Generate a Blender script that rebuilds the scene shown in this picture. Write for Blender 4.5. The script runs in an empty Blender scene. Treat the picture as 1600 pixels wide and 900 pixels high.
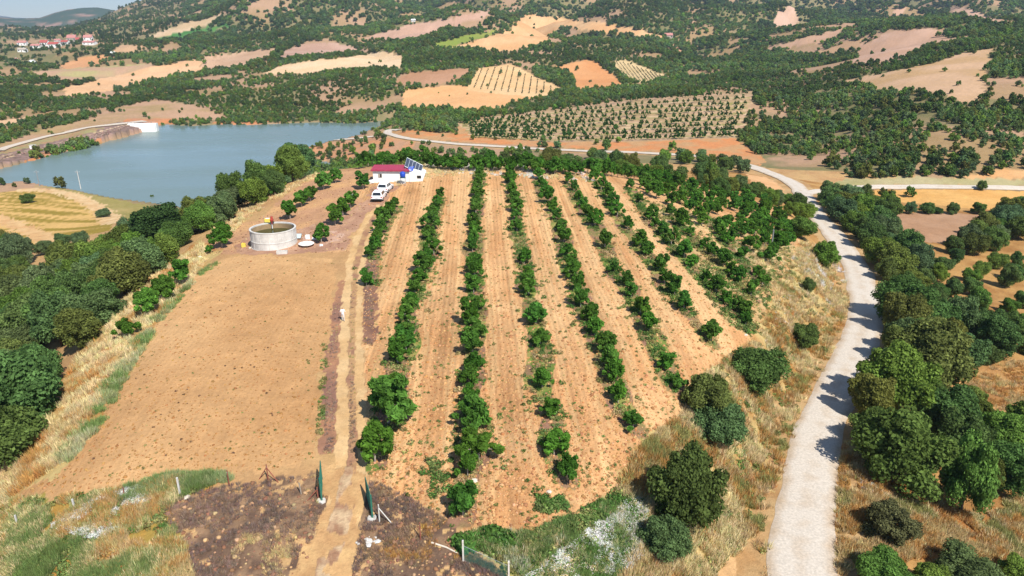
import bpy, math, random
import numpy as np
from mathutils import Vector, Matrix
random.seed(7)
RNG = np.random.default_rng(11)
SC = bpy.context.scene
COL = SC.collection

# ------------------------------------------------------------------ camera, sky, sun, exposure
CAMH, PITCH, FPX = 32.0, math.radians(20.5), 1100.0
cam_d = bpy.data.cameras.new("camera")
cam_d.sensor_width = 36.0
cam_d.lens = 36.0 * FPX / 1600.0
cam_d.clip_start = 0.5
cam_d.clip_end = 30000
cam = bpy.data.objects.new("camera", cam_d)
cam.location = (0, 0, CAMH)
cam.rotation_euler = (math.pi / 2 - PITCH, 0, 0)
COL.objects.link(cam)
SC.camera = cam

SUN_EL = math.radians(49)
SUN_H = Vector((0.52, -0.854, 0)).normalized()
sun_dir = Vector((SUN_H.x * math.cos(SUN_EL), SUN_H.y * math.cos(SUN_EL), math.sin(SUN_EL)))
world = bpy.data.worlds.new("World")
SC.world = world
world.use_nodes = True
wn = world.node_tree
bg = wn.nodes["Background"]
sky = wn.nodes.new("ShaderNodeTexSky")
sky.sky_type = 'NISHITA'
sky.sun_disc = False
sky.sun_elevation = SUN_EL
sky.sun_rotation = math.atan2(SUN_H.x, SUN_H.y)
sky.altitude = 2200
sky.dust_density = 0.15
sky.air_density = 1.1
sky.ozone_density = 3.0
wn.links.new(sky.outputs[0], bg.inputs[0])
bg.inputs[1].default_value = 0.10
sun_l = bpy.data.lights.new("sun", 'SUN')
sun_l.energy = 4.6
sun_l.angle = math.radians(0.53)
sun_l.color = (1.0, 0.955, 0.88)
sun = bpy.data.objects.new("sun", sun_l)
sun.rotation_euler = sun_dir.to_track_quat('Z', 'Y').to_euler()
sun.location = (60, -90, 140)
COL.objects.link(sun)
SC.view_settings.view_transform = 'Standard'
SC.view_settings.look = 'None'
SC.view_settings.exposure = 0.58
SC.view_settings.gamma = 1.0
SC.render.engine = 'CYCLES'
SC.cycles.max_bounces = 5
SC.cycles.diffuse_bounces = 2
SC.cycles.glossy_bounces = 2
SC.cycles.transmission_bounces = 2
SC.cycles.transparent_max_bounces = 4
SC.cycles.volume_bounces = 0
SC.cycles.use_denoising = True

# ------------------------------------------------------------------ small maths helpers
def lin(r, g, b, k=1.0):
    """photo colour (0-255) of a sunlit surface -> base colour"""
    o = []
    for c in (r, g, b):
        c /= 255.0
        c = c / 12.92 if c <= 0.04045 else ((c + 0.055) / 1.055) ** 2.4
        o.append(min(0.86, c / 1.42 * k))
    return o

def hash2(ix, iy, seed):
    h = (ix.astype(np.int64) * 374761393 + iy.astype(np.int64) * 668265263 + seed * 1442695041) & 0xFFFFFFFF
    h = ((h ^ (h >> 13)) * 1274126177) & 0xFFFFFFFF
    h = h ^ (h >> 16)
    return (h & 0xFFFFFF) / float(0x1000000)

def vnoise(x, y, seed=0):
    ix, iy = np.floor(x), np.floor(y)
    fx, fy = x - ix, y - iy
    fx = fx * fx * (3 - 2 * fx)
    fy = fy * fy * (3 - 2 * fy)
    a = hash2(ix, iy, seed); b = hash2(ix + 1, iy, seed)
    c = hash2(ix, iy + 1, seed); d = hash2(ix + 1, iy + 1, seed)
    return (a * (1 - fx) + b * fx) * (1 - fy) + (c * (1 - fx) + d * fx) * fy

def fbm(x, y, seed=0, octv=4):
    s = 0; a = 0.5; t = 0
    for o in range(octv):
        s = s + a * vnoise(x * 2 ** o + 17.3 * o, y * 2 ** o - 9.1 * o, seed + o)
        t += a; a *= 0.5
    return s / t

CP, SP = math.cos(PITCH), math.sin(PITCH)
def ray(px, py):
    x = (np.asarray(px, float) - 800) / FPX
    y = (450 - np.asarray(py, float)) / FPX
    return x, CP + y * SP, -SP + y * CP

# ------------------------------------------------------------------ terrain heights (control points, thin-plate)
CTRL = []
def cz(px, py, z):                       # a point seen at (px,py) that lies at height z
    X, Y, Z = ray(px, py); k = (z - CAMH) / Z
    CTRL.append((X * k, Y * k, z))
def cd(px, py, d):                       # a point seen at (px,py) that lies d metres ahead
    X, Y, Z = ray(px, py); k = d / Y
    CTRL.append((X * k, d, CAMH + Z * k))
def cp(px, d, z):                        # ground ahead at distance d, height z
    CTRL.append(((px - 800) / FPX * d, d, z))
for a in [(-100,900,-7),(0,900,-4),(300,900,-2),(530,900,-2),(800,900,-2.5),(1050,900,-5),(1200,900,-7.6),(1300,900,-8),(1450,900,-10),(1600,900,-12),(1750,900,-13),
          (30,790,-3),(-80,790,-9),(300,790,-1),(500,790,-1),(600,790,-1),(800,790,-1),(1000,790,-3),(1120,800,-5.5),(1220,800,-8),(1310,780,-8.5),(1450,790,-11),(1600,790,-13),(1750,760,-15),
          (60,650,-3.2),(0,690,-6),(-120,640,-14),(130,700,-1),(300,650,0),(530,650,0),(750,650,0),(950,650,0),(1050,650,-1.2),(1150,690,-5),(1230,690,-8.5),(1310,650,-9.5),(1450,650,-12),(1600,650,-14),
          (0,560,-12),(100,560,-5),(180,500,-1.6),(300,500,.3),(530,500,.3),(800,500,.5),(1000,500,.3),(1120,500,-.8),(1200,500,-4),(1290,520,-9),(1350,510,-11),(1450,510,-14),(1600,500,-16),(1750,500,-17),
          (0,430,-21),(100,430,-15),(200,420,-7),(280,400,-1.8),(380,400,.5),(550,400,.8),(800,400,1),(1000,400,.8),(1130,400,-1),(1230,400,-5),(1330,400,-12.5),(1450,400,-16),(1600,420,-17),
          (0,360,-25),(120,350,-25),(200,345,-22),(290,345,-12),(360,330,-2.5),(450,330,1),(590,330,2),(800,330,2),(1000,330,1.2),(1150,340,-3),(1230,340,-8),(1290,340,-13),(1400,340,-16),(1600,330,-16),(1750,330,-16),
          (420,300,-2.5),(480,275,0),(560,275,3),(630,280,3.4),(800,280,3.4),(950,285,2),(1100,300,-3.5),(1200,305,-10),(1255,297,-14),(1400,290,-15.4),(1600,290,-15),
          (620,264,3.9),(720,262,4),(820,263,4),(900,267,3.4),
          (0,299,-28.6),(60,297,-28.6),(125,306,-28.3),(200,322,-28.5),(-150,318,-28),(-150,360,-25)]:
    cz(*a)
for a in [(700,185,-4),(800,190,-5),(900,190,-5),(700,230,-15),(800,235,-15),(900,235,-14),(600,190,-6),(600,240,-17),(560,300,-25),(1000,190,-7),(1000,230,-13),
          (300,170,-15),(300,230,-28),(400,165,-10),(400,220,-26),(420,280,-32),(480,190,-9),(480,240,-24),(500,300,-31),(250,280,-31),
          (100,400,-35),(250,400,-35),(400,420,-35),(550,430,-34),(350,340,-35),(150,350,-34)]:
    cp(*a)
for a in [(600,213,371),(540,240,345),(590,226,350),(750,229,325),(900,237,298),(1000,240,285),(1100,246,270),(1190,268,236),
          (240,192,470),(330,192,495),(450,190,505),(620,187,470),(330,180,515),(330,165,560),(330,140,640),(330,110,760),(330,80,950),(330,50,1250),(330,20,1600),(330,0,1900),(330,-40,2500),
          (500,165,545),(500,135,620),(500,105,730),(500,80,900),(500,50,1180),(500,20,1500),(500,0,1800),(500,-45,2500),
          (700,205,380),(700,180,440),(700,150,540),(700,120,640),(700,90,800),(700,60,1000),(700,30,1350),(700,0,1800),(700,-50,2500),
          (800,215,350),(800,185,420),(1000,215,340),(1000,160,455),(1150,150,455),(1150,215,330),(900,140,600),(900,110,740),(900,80,920),(900,60,1060),(900,30,1350),(900,0,1800),(900,-50,2500),
          (1050,130,620),(1050,90,820),(1050,50,1150),(1050,20,1500),(1050,-10,2000),(1050,-50,2600),
          (1300,220,330),(1200,190,390),(1200,150,500),(1200,120,650),(1200,90,850),(1200,60,1120),(1200,30,1450),(1200,0,1900),(1200,-50,2600),
          (1400,270,228),(1400,200,300),(1400,150,380),(1400,110,470),(1400,80,640),(1400,50,900),(1400,20,1300),(1400,0,1700),(1400,-50,2400),
          (1600,265,228),(1600,200,285),(1600,150,345),(1600,100,440),(1600,68,520),(1600,40,820),(1600,0,1500),(1600,-50,2300),(1750,200,290),(1750,60,520),(1750,0,1400),
          (0,240,352),(120,214,405),(230,193,462),(0,205,430),(100,180,490),(50,150,580),(50,120,720),(50,95,930),(50,75,1200),(50,58,1500),(50,50,1800),
          (180,165,560),(180,140,650),(180,110,790),(180,80,1000),(180,60,1250),(180,40,1600),(240,14,2000),(150,36,2000),(90,47,2100),(0,50,2100),(280,0,2050),
          (-150,200,430),(-150,120,720),(-150,60,1500),(-150,50,2000)]:
    cd(*a)
for px, d, z in [(0,2900,-60),(100,2900,-60),(200,2900,10),(-150,2900,-60)]:
    cp(px, d, z)
for X, Y, Z in [(-60,10,-12),(-25,12,-4),(0,8,-3),(25,12,-7),(60,10,-13),(-120,40,-25),(130,40,-17)]:
    CTRL.append((X, Y, Z))
CT = np.array(CTRL)
def uv(X, Y):
    r = np.hypot(X, Y)
    return np.arctan2(X, Y) * 1.15, np.log(np.maximum(r, 1)) * 0.62
cu, cv = uv(CT[:, 0], CT[:, 1])
def tps(d2):
    return 0.5 * d2 * np.log(d2 + 1e-12)
N = len(CT)
Kmat = tps((cu[:, None] - cu[None]) ** 2 + (cv[:, None] - cv[None]) ** 2) + np.eye(N) * 2e-5
Pm = np.stack([np.ones(N), cu, cv], 1)
A = np.zeros((N + 3, N + 3)); A[:N, :N] = Kmat; A[:N, N:] = Pm; A[N:, :N] = Pm.T
W = np.linalg.solve(A, np.concatenate([CT[:, 2], np.zeros(3)]))

AZ = np.concatenate([np.linspace(-1.15, -0.82, 40)[:-1], np.linspace(-0.82, 0.82, 900), np.linspace(0.82, 1.15, 40)[1:]])
LR = np.concatenate([np.linspace(math.log(5), math.log(32), 50)[:-1],
                     np.linspace(math.log(32), math.log(250), 400)[:-1],
                     np.linspace(math.log(250), math.log(3600), 300)])
NA, NR = len(AZ), len(LR)
ga, gl = np.meshgrid(AZ, LR, indexing='ij')          # [az, r]
GR = np.exp(gl)
GX, GY = np.sin(ga) * GR, np.cos(ga) * GR
def eval_tps(u, v):
    out = np.empty(u.size); u = u.ravel(); v = v.ravel()
    for s in range(0, u.size, 60000):
        a, b = u[s:s + 60000, None], v[s:s + 60000, None]
        out[s:s + 60000] = tps((a - cu) ** 2 + (b - cv) ** 2) @ W[:N] + W[N] + W[N + 1] * a[:, 0] + W[N + 2] * b[:, 0]
    return out
# evaluate on a coarse grid, then interpolate
ca = np.linspace(AZ[0], AZ[-1], 330); cl = np.linspace(LR[0], LR[-1], 420)
cA, cL = np.meshgrid(ca, cl, indexing='ij')
coarse = eval_tps(cA * 1.15, cL * 0.62).reshape(cA.shape)
def bil(grid, fa, fl):
    ia = np.clip(fa.astype(int), 0, grid.shape[0] - 2); il = np.clip(fl.astype(int), 0, grid.shape[1] - 2)
    ta = np.clip(fa - ia, 0, 1); tl = np.clip(fl - il, 0, 1)
    return (grid[ia, il] * (1 - ta) + grid[ia + 1, il] * ta) * (1 - tl) + (grid[ia, il + 1] * (1 - ta) + grid[ia + 1, il + 1] * ta) * tl
GZ = bil(coarse, (ga - ca[0]) / (ca[1] - ca[0]), (gl - cl[0]) / (cl[1] - cl[0]))
far = np.clip((GR - 420) / 500, 0, 1)
keepsky = 1 - .8 * np.clip((-.33 - ga) / .08, 0, 1) * np.clip((GR - 900) / 400, 0, 1)
fold = np.abs(2 * fbm(GX / 330 + GY / 900, GY / 420 - GX / 1500, 3, 3) - 1)
GZ += np.clip((GR - 520) / 700, 0, 1) * keepsky * (fold * 2.4 - .55) * np.clip(GR * 0.034, 0, 60)
GZ += far * (fbm(GX / 120, GY / 120, 13, 4) - 0.5) * np.clip(GR * 0.020, 0, 26)
GZ += np.clip((GR - 230) / 200, 0, 1) * (fbm(GX / 45, GY / 45, 5, 3) - 0.5) * 3.0
GZ += (fbm(GX / 9, GY / 9, 8, 3) - 0.5) * 0.45

# ------------------------------------------------------------------ lake basin
WATER_Z = -30.0
def on_plane(poly, z):
    o = []
    for px, py in poly:
        X, Y, Z = ray(px, py); k = (z - CAMH) / Z
        o.append((float(X * k), float(Y * k)))
    return o
def densify(poly, step=9.0, closed=True):
    o = []; n = len(poly)
    for i in range(n if closed else n - 1):
        a, b = poly[i], poly[(i + 1) % n]
        m = max(1, int(math.hypot(a[0] - b[0], a[1] - b[1]) / step))
        for k in range(m):
            o.append((a[0] + (b[0] - a[0]) * k / m, a[1] + (b[1] - a[1]) * k / m))
    if not closed: o.append(poly[-1])
    return o
def pip(px, py, poly):
    """even-odd test, arrays against one polygon"""
    ins = np.zeros(px.shape, bool); n = len(poly); j = n - 1
    for i in range(n):
        xi, yi = poly[i]; xj, yj = poly[j]
        if yi != yj:
            c = ((yi > py) != (yj > py)) & (px < (xj - xi) * (py - yi) / (yj - yi) + xi)
            ins ^= c
        j = i
    return ins
LAKE = [(-150,300),(-60,279),(0,264),(60,249),(120,234),(180,218),(222,207),(232,203),(236,196),(262,194),(300,197),(340,195),(400,195),(450,193),(500,192),(560,192),(600,188),(624,187),
        (600,197),(575,206),(545,216),(510,222),(478,232),(470,246),(500,252),(522,256),(520,260),(495,263),(470,268),(430,290),(380,315),(320,328),(262,322),(235,317),(190,312),(150,305),(122,298.5),(92,294),(60,290),(34,285.5),(0,291.5),(-60,298),(-150,304)]
LAKE_W = on_plane(densify(LAKE, 7), WATER_Z)
wob = lambda s, k: (fbm(GX / s, GY / s, 40, 3) - 0.5) * k
inlake = np.zeros(GX.shape, bool)
sel = (GR > 200) & (GR < 700) & (GX < 60)
inlake[sel] = pip((GX + wob(14, 6))[sel], (GY + wob(17, 6))[sel], LAKE_W)
GZ = np.where(inlake, np.minimum(GZ, WATER_Z - 0.8), GZ)
near_l = sel & ~inlake
GZ = np.where(near_l, np.maximum(GZ, WATER_Z + 0.5), GZ)

# ------------------------------------------------------------------ ray -> terrain
SL = (GZ - CAMH) / GR
def col_index(az):
    i = np.clip(np.searchsorted(AZ, az) - 1, 0, NA - 2)
    return i, np.clip((az - AZ[i]) / (AZ[i + 1] - AZ[i]), 0, 1)
def unproj(px, py, h=0.0):
    """first hit of the sight line with the ground raised by h -> X,Y,Z(ground)"""
    px = np.atleast_1d(np.asarray(px, float)); py = np.atleast_1d(np.asarray(py, float))
    X, Y, Z = ray(px, py)
    az = np.arctan2(X, Y); s = Z / np.hypot(X, Y)
    i, t = col_index(az)
    zc = GZ[i] * (1 - t[:, None]) + GZ[i + 1] * t[:, None]
    prof = (zc + h - CAMH) / np.exp(LR)[None]
    hit = prof >= s[:, None]
    hit[:, :40] = False
    hit[:, -1] = True
    j = np.argmax(hit, 1); j = np.maximum(j, 1)
    k = np.arange(len(px))
    p0, p1 = prof[k, j - 1], prof[k, j]
    f = np.clip((s - p0) / np.where(np.abs(p1 - p0) < 1e-9, 1e-9, p1 - p0), 0, 1)
    r = np.exp(LR[j - 1] + f * (LR[j] - LR[j - 1]))
    return np.sin(az) * r, np.cos(az) * r, zc[k, j - 1] * (1 - f) + zc[k, j] * f
def zat(X, Y):
    X = np.atleast_1d(np.asarray(X, float)); Y = np.atleast_1d(np.asarray(Y, float))
    i, t = col_index(np.arctan2(X, Y))
    l = np.log(np.maximum(np.hypot(X, Y), 5.01))
    j = np.clip(np.searchsorted(LR, l) - 1, 0, NR - 2)
    f = np.clip((l - LR[j]) / (LR[j + 1] - LR[j]), 0, 1)
    return (GZ[i, j] * (1 - t) + GZ[i + 1, j] * t) * (1 - f) + (GZ[i, j + 1] * (1 - t) + GZ[i + 1, j + 1] * t) * f
def g(px, py, h=0.0):
    X, Y, Z = unproj(px, py, h)
    return Vector((float(X[0]), float(Y[0]), float(Z[0])))
def line_w(pts, step=6):
    p = np.array(densify(pts, step, False)); X, Y, Z = unproj(p[:, 0], p[:, 1])
    return np.stack([X, Y], 1)
def smooth_line(P, n=3):
    P = P.copy()
    for _ in range(n):
        P[1:-1] = (P[:-2] + 2 * P[1:-1] + P[2:]) / 4
    return P
def dist_line(P, X, Y, reach):
    """distance of arrays X,Y to polyline P, inf beyond reach of its box"""
    D = np.full(X.shape, 1e9)
    m = (X > P[:, 0].min() - reach) & (X < P[:, 0].max() + reach) & (Y > P[:, 1].min() - reach) & (Y < P[:, 1].max() + reach)
    x, y = X[m], Y[m]; d = np.full(x.shape, 1e18)
    for k in range(len(P) - 1):
        ax, ay = P[k]; bx, by = P[k + 1] - P[k]
        q = bx * bx + by * by + 1e-12
        t = np.clip(((x - ax) * bx + (y - ay) * by) / q, 0, 1)
        d = np.minimum(d, (x - ax - t * bx) ** 2 + (y - ay - t * by) ** 2)
    D[m] = np.sqrt(d)
    return D

# ------------------------------------------------------------------ roads: centre lines, ground levelled under them
ROAD = [(1252,960),(1250,900),(1252,850),(1258,790),(1266,730),(1280,670),(1303,615),(1330,560),(1350,520),(1356,485),(1350,450),(1338,420),(1318,385),(1296,357),(1276,336),(1262,318),(1255,303),(1246,290),(1220,277),(1180,262),(1140,252),(1090,244),(1000,239),(900,236),(800,231),(720,226),(650,219),(612,214),(596,209),(606,205),(625,203)]
SIDE = [(1258,304),(1290,300),(1330,293),(1400,292),(1500,293),(1600,294),(1700,296)]
SHORE = [(596,211),(570,216),(530,219),(500,223),(470,229)]
road_P = smooth_line(line_w(ROAD, 5), 10)
def resample(P, step):
    s = np.concatenate([[0], np.cumsum(np.hypot(*np.diff(P, axis=0).T))])
    n = max(2, int(s[-1] / step)); q = np.linspace(0, s[-1], n)
    return np.stack([np.interp(q, s, P[:, 0]), np.interp(q, s, P[:, 1])], 1)
road_P = smooth_line(resample(road_P, 2.0), 6)
side_P = smooth_line(resample(line_w(SIDE), 3.0), 4)
shore_P = smooth_line(resample(line_w(SHORE), 3.0), 4)
road_D = dist_line(road_P, GX, GY, 25)
# level the ground across the road
zc = zat(road_P[:, 0], road_P[:, 1])
for _ in range(60): zc[1:-1] = (zc[:-2] + 2 * zc[1:-1] + zc[2:]) / 4
m = road_D < 9
mx_, my_ = GX[m], GY[m]; lev = np.empty(mx_.size)
for s_ in range(0, mx_.size, 20000):
    d2 = (mx_[s_:s_ + 20000, None] - road_P[None, :, 0]) ** 2 + (my_[s_:s_ + 20000, None] - road_P[None, :, 1]) ** 2
    ww = np.exp(-(d2 - d2.min(1)[:, None]) / 14.0); lev[s_:s_ + 20000] = (ww @ zc) / ww.sum(1)
w = np.clip((9 - road_D[m]) / 5.5, 0, 1); w = w * w * (3 - 2 * w)
GZ[m] = GZ[m] * (1 - w) + lev * w
SL = (GZ - CAMH) / GR

# ------------------------------------------------------------------ zones of the ground
ZONE = np.zeros(GX.shape, np.int16)
C = np.zeros(GX.shape + (3,)); GRAIN = np.full(GX.shape, 0.6); TILL = np.zeros(GX.shape)
def paint(mask, c1, c2=None, s=6.0, seed=1, grain=None, till=None, soft=1.0):
    if not mask.any(): return
    c1 = np.array(c1); c2 = c1 if c2 is None else np.array(c2)
    n = fbm(GX[mask] / s, GY[mask] / s, seed, 4)
    n = np.clip((n - 0.5) * 3.2 * soft + 0.5, 0, 1)[:, None]
    C[mask] = c1 * (1 - n) + c2 * n
    if grain is not None: GRAIN[mask] = grain
    TILL[mask] = 0 if till is None else till
nx = (fbm(GX / 5, GY / 5, 61, 3) - 0.5); ny = (fbm(GX / 5 + 70, GY / 5, 62, 3) - 0.5)
wig = np.clip(GR * 0.010, 0.5, 12)
hf = np.clip(1.3 - GR / 160, 0, 1)
WXn = GX + nx * wig + hf * ((fbm(GX / 1.3, GY / 1.3, 63, 3) - .5) * 2.2 + nx * 1.5)
WYn = GY + ny * wig * 1.5 + hf * ((fbm(GX / 1.3 + 40, GY / 1.3, 64, 3) - .5) * 2.6 + ny * 1.5)
def region(poly, step=9.0):
    p = np.array(densify(poly, step)); X, Y, Z = unproj(p[:, 0], p[:, 1])
    q = list(zip(X, Y)); M = np.zeros(GX.shape, bool)
    pad = 10
    m = (GX > X.min() - pad) & (GX < X.max() + pad) & (GY > Y.min() - pad) & (GY < Y.max() + pad)
    M[m] = pip(WXn[m], WYn[m], q)
    return M
ALL = np.ones(GX.shape, bool)
# far scrub floor, then the near dry ground
paint(ALL, lin(196,158,126), lin(176,146,104), 40, 2, 0.6)
fn = np.where(GR > 1100, fbm(GX / 60, GY / 60, 401, 4) - .03, fbm(GX / 38, GY / 38, 400, 4))
under = np.clip((.575 - fn) * 14, 0, 1)[..., None] * (.55 + .45 * vnoise(GX / 7, GY / 7, 409))[..., None]
C[:] = C * (1 - under * .8) + np.array(lin(116,124,78)) * under * .8
nearm = GR < 260
paint(nearm, lin(214,174,120), lin(202,158,110), 5, 4, 1.0)
m = nearm & (GX > 20) & (GR < 240); paint(m, lin(205,160,100), lin(176,128,76), 4, 5, 1.0)

ORCH = [(560,300),(600,272),(640,263),(800,257),(960,264),(1090,290),(1200,318),(1250,350),(1245,390),(1222,430),(1205,475),(1175,530),(1100,582),(1062,645),(992,705),(960,765),(895,800),(832,832),(765,826),(705,812),(625,770),(578,742),(570,650),(566,560),(562,500),(570,430),(592,360),(575,320)]
UPPER = [(400,345),(440,310),(480,280),(560,262),(600,272),(575,320),(560,345),(545,395),(470,395),(440,385),(385,392),(330,400),(320,372),(360,352)]
BARE = [(383,397),(470,402),(522,404),(520,470),(508,560),(500,640),(496,715),(430,733),(360,742),(280,742),(180,764),(60,776),(14,786),(100,733),(150,655),(200,582),(240,512),(312,432),(342,408)]
orch = region(ORCH); upper = region(UPPER); bare = region(BARE)
SOIL1, SOIL2 = lin(236,186,132), lin(217,161,108)
paint(upper & ~orch, lin(230,180,126), lin(206,158,120), 5, 12, 1.0)
paint(orch, SOIL1, SOIL2, 7, 13, 1.2, 1.0, 0.7)
paint(bare, lin(227,180,126), lin(206,157,106), 14, 14, 0.8, 0.25, 0.6)
rorch = region([(985,300),(1060,330),(1140,345),(1245,365),(1240,395),(1222,430),(1205,475),(1175,528),(1130,500),(1090,440),(1040,380)]) & orch; paint(rorch & (fbm(GX / 3, GY / 3, 181, 3) > .47), lin(220,194,140), lin(196,160,108), 3, 182, 1.2)
ZONE[orch] = 1; ZONE[upper & ~orch] = 1; ZONE[bare] = 2

# verge bank between the bare field and the wood, foreground weeds, burnt ground, orchard bank above the road
BANKL = [(-60,800),(0,735),(55,672),(95,592),(125,548),(165,512),(190,462),(225,428),(285,395),(312,372),(345,392),(312,432),(240,512),(200,582),(150,655),(100,733),(14,786)]
m = region(BANKL) & ~bare; paint(m, lin(214,186,124), lin(200,142,82), 4, 21, 1.3)
WEEDS = [(-60,800),(60,778),(180,767),(280,745),(360,745),(290,775),(255,800),(285,850),(300,910),(-60,910)]
m = region(WEEDS); paint(m, lin(170,158,84), lin(202,150,76), 2.5, 22, 1.5)
BURN = [(255,800),(300,768),(400,752),(497,742),(512,780),(498,830),(468,905),(300,905),(285,850)]
BURN2 = [(578,748),(640,778),(700,815),(745,860),(800,910),(548,910),(562,840),(578,790)]
for k, p in enumerate((BURN, BURN2)):
    m = region(p); paint(m, lin(120,96,80), lin(174,140,108), 1.1, 23 + k, 1.4)
    h = m & (fbm(GX / 0.9, GY / 0.9, 30 + k, 2) > 0.74); C[h] = lin(218,176,124)
BANKR = [(760,830),(832,835),(895,803),(962,768),(994,708),(1064,648),(1102,585),(1178,532),(1208,478),(1225,432),(1248,392),(1262,380),(1300,420),(1322,470),(1318,530),(1290,590),(1262,650),(1235,720),(1210,800),(1200,910),(800,910)]
bankr = region(BANKR) & ~orch
paint(bankr, lin(216,190,128), lin(190,140,82), 4.5, 26, 1.4)
GREEN = [(720,838),(770,828),(830,838),(900,806),(965,772),(1010,790),(1000,850),(960,905),(830,905),(780,875)]
m = region(GREEN); paint(m, lin(140,150,78), lin(204,198,150), 2.2, 27, 1.4)
SLOPE = [(1312,705),(1345,722),(1400,740),(1450,770),(1510,800),(1600,770),(1600,880),(1450,870),(1320,890),(1306,800)]
m = region(SLOPE); paint(m, lin(206,160,98), lin(178,120,66), 3.5, 28, 1.3)
CLEAR = [(1500,590),(1560,570),(1610,560),(1610,690),(1560,690),(1520,650)]
m = region(CLEAR); paint(m, lin(214,168,108), lin(186,136,84), 4, 29, 1.0)
CREST = [(600,272),(640,259),(720,255),(820,256),(900,260),(880,268),(740,268),(650,273),(625,292)]
m = region(CREST); paint(m, lin(226,200,150), lin(204,166,120), 3, 30, 1.2)

# far fields  (polygon, colour 1, colour 2, tilled lines)
FIELDS = [
 ([(413,114),(440,102),(480,95),(540,90),(600,80),(634,90),(625,107),(560,106),(500,112),(450,116)], (246,214,172),(240,202,156)),
 ([(432,93),(445,78),(470,69),(520,66),(575,78),(540,84),(490,88)], (210,172,150),(200,160,136)),
 ([(568,60),(600,50),(640,38),(700,29),(778,12),(762,26),(700,42),(650,63),(600,63)], (218,176,150),(206,164,138)),
 ([(97,138),(150,125),(230,106),(308,92),(322,110),(270,121),(180,140),(105,151)], (242,196,150),(236,186,138)),
 ([(311,91),(400,78),(432,75),(424,90),(370,105),(325,110)], (220,180,146),(208,168,134)),
 ([(88,103),(130,89),(192,87),(170,95),(140,104),(100,109)], (228,170,122),(222,162,112)),
 ([(50,112),(120,106),(255,98),(190,117),(120,130),(60,124)], (192,180,122),(206,166,134)),
 ([(170,79),(190,70),(232,71),(214,80),(185,82)], (220,178,136),(210,170,130)),
 ([(232,56),(290,36),(345,23),(335,33),(290,50),(250,59)], (224,194,156),(214,182,140)),
 ([(238,63),(270,53),(352,37),(357,42),(300,57),(250,66)], (78,132,62),(96,146,72)),
 ([(700,76),(740,64),(798,46),(818,20),(870,28),(960,38),(1005,46),(1042,60),(960,54),(880,42),(862,56),(845,68),(800,80),(740,78)], (240,194,142),(230,176,122)),
 ([(672,69),(720,57),(778,46),(772,54),(735,64),(700,76)], (150,164,72),(170,170,86)),
 ([(613,129),(640,113),(736,106),(722,125),(680,131),(640,133)], (204,156,122),(192,144,108)),
 ([(626,168),(633,138),(720,133),(760,145),(842,152),(800,160),(775,175),(700,172)], (244,190,134),(238,180,122)),
 ([(728,141),(745,107),(800,100),(850,125),(884,140),(842,152),(780,147)], (244,204,150),(238,194,138)),
 ([(866,104),(925,93),(977,131),(930,138),(898,143),(893,118)], (234,170,114),(226,158,102)),
 ([(953,97),(977,93),(1052,123),(1000,130),(980,128)], (232,202,150),(222,192,138)),
 ([(1310,128),(1360,118),(1400,110),(1460,98),(1500,84),(1548,74),(1542,110),(1532,166),(1500,160),(1470,146),(1400,141),(1340,139)], (220,180,142),(208,168,120)),
 ([(1330,101),(1345,70),(1400,47),(1460,44),(1497,66),(1445,72),(1422,86),(1380,97)], (220,178,150),(212,168,136)),
 ([(1186,77),(1250,60),(1322,44),(1305,60),(1255,72)], (218,176,150),(208,166,134)),
 ([(1206,42),(1215,15),(1238,10),(1252,32),(1236,46),(1220,43)], (222,182,156),(208,170,140)),
 ([(1466,12),(1500,10),(1582,36),(1572,43),(1500,25)], (220,178,150),(206,166,134)),
 ([(1280,82),(1310,67),(1352,60),(1342,74),(1300,84)], (214,172,130),(206,164,126)),
 ([(1335,297),(1400,296.5),(1500,297),(1660,298),(1660,333),(1500,326),(1440,318),(1380,312)], (236,184,112),(228,172,100)),
 ([(1306,288),(1318,279),(1440,277),(1660,282),(1660,290),(1500,290),(1390,289),(1330,290)], (196,182,138),(176,166,112)),
 ([(1388,350),(1400,333),(1460,331),(1560,338),(1520,368),(1470,380),(1430,378)], (200,160,128),(186,144,110)),
 ([(1490,279),(1540,268),(1600,263),(1660,260),(1660,279),(1560,279)], (236,186,132),(226,172,116)),
 ([(1165,272),(1200,278),(1234,290),(1243,302),(1225,303),(1200,298),(1175,285)], (234,184,132),(224,170,118)),
 ([(-60,306),(0,300),(52,296),(100,303),(150,325),(176,347),(172,360),(120,371),(85,384),(40,384),(-60,372)], (222,180,98),(196,160,76)),
 ([(-60,196),(0,188),(70,180),(62,186),(0,197),(-60,206)], (232,192,150),(226,184,140)),
]
FIELD_N = []
fieldmask = np.zeros(GX.shape, bool)
SAND = [(-60,236),(0,226),(60,204),(130,188),(180,168),(240,156),(300,164),(345,178),(360,186),(240,191),(225,189),(150,198),(100,205),(0,234)]
meadow = region(SAND); paint(meadow, lin(204,164,132), lin(186,156,110), 22, 50, 0.6)
for k, (p, a, b) in enumerate(FIELDS):
    m = region(p, 6) & ~inlake
    paint(m, lin(*a), lin(*b), 30 if k < 23 else 10, 70 + k, 0.45, 0.2 if k in (23, 28) else 0)
    fieldmask |= m; ZONE[m] = 10 + k
    if k == 28:
        n_ = fbm(GX[m] / 26, GY[m] / 2.2 + GX[m] / 9, 333, 3); w_ = np.clip((n_ - .5) * 7 + .4, 0, 1)[:, None]
        C[m] = np.array(lin(232, 188, 116)) * (1 - w_) + np.array(lin(166, 142, 62)) * w_
FARORCH = [(713,192),(740,186),(900,166),(1000,154),(1182,142),(1172,165),(1160,188),(1150,216),(1000,221),(860,222),(740,214)]
farorch = region(FARORCH, 6); T_TOP = [(722,190),(900,169),(1000,157),(1172,147)]; T_BOT = [(742,215),(860,221),(1000,219),(1148,214)]
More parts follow.
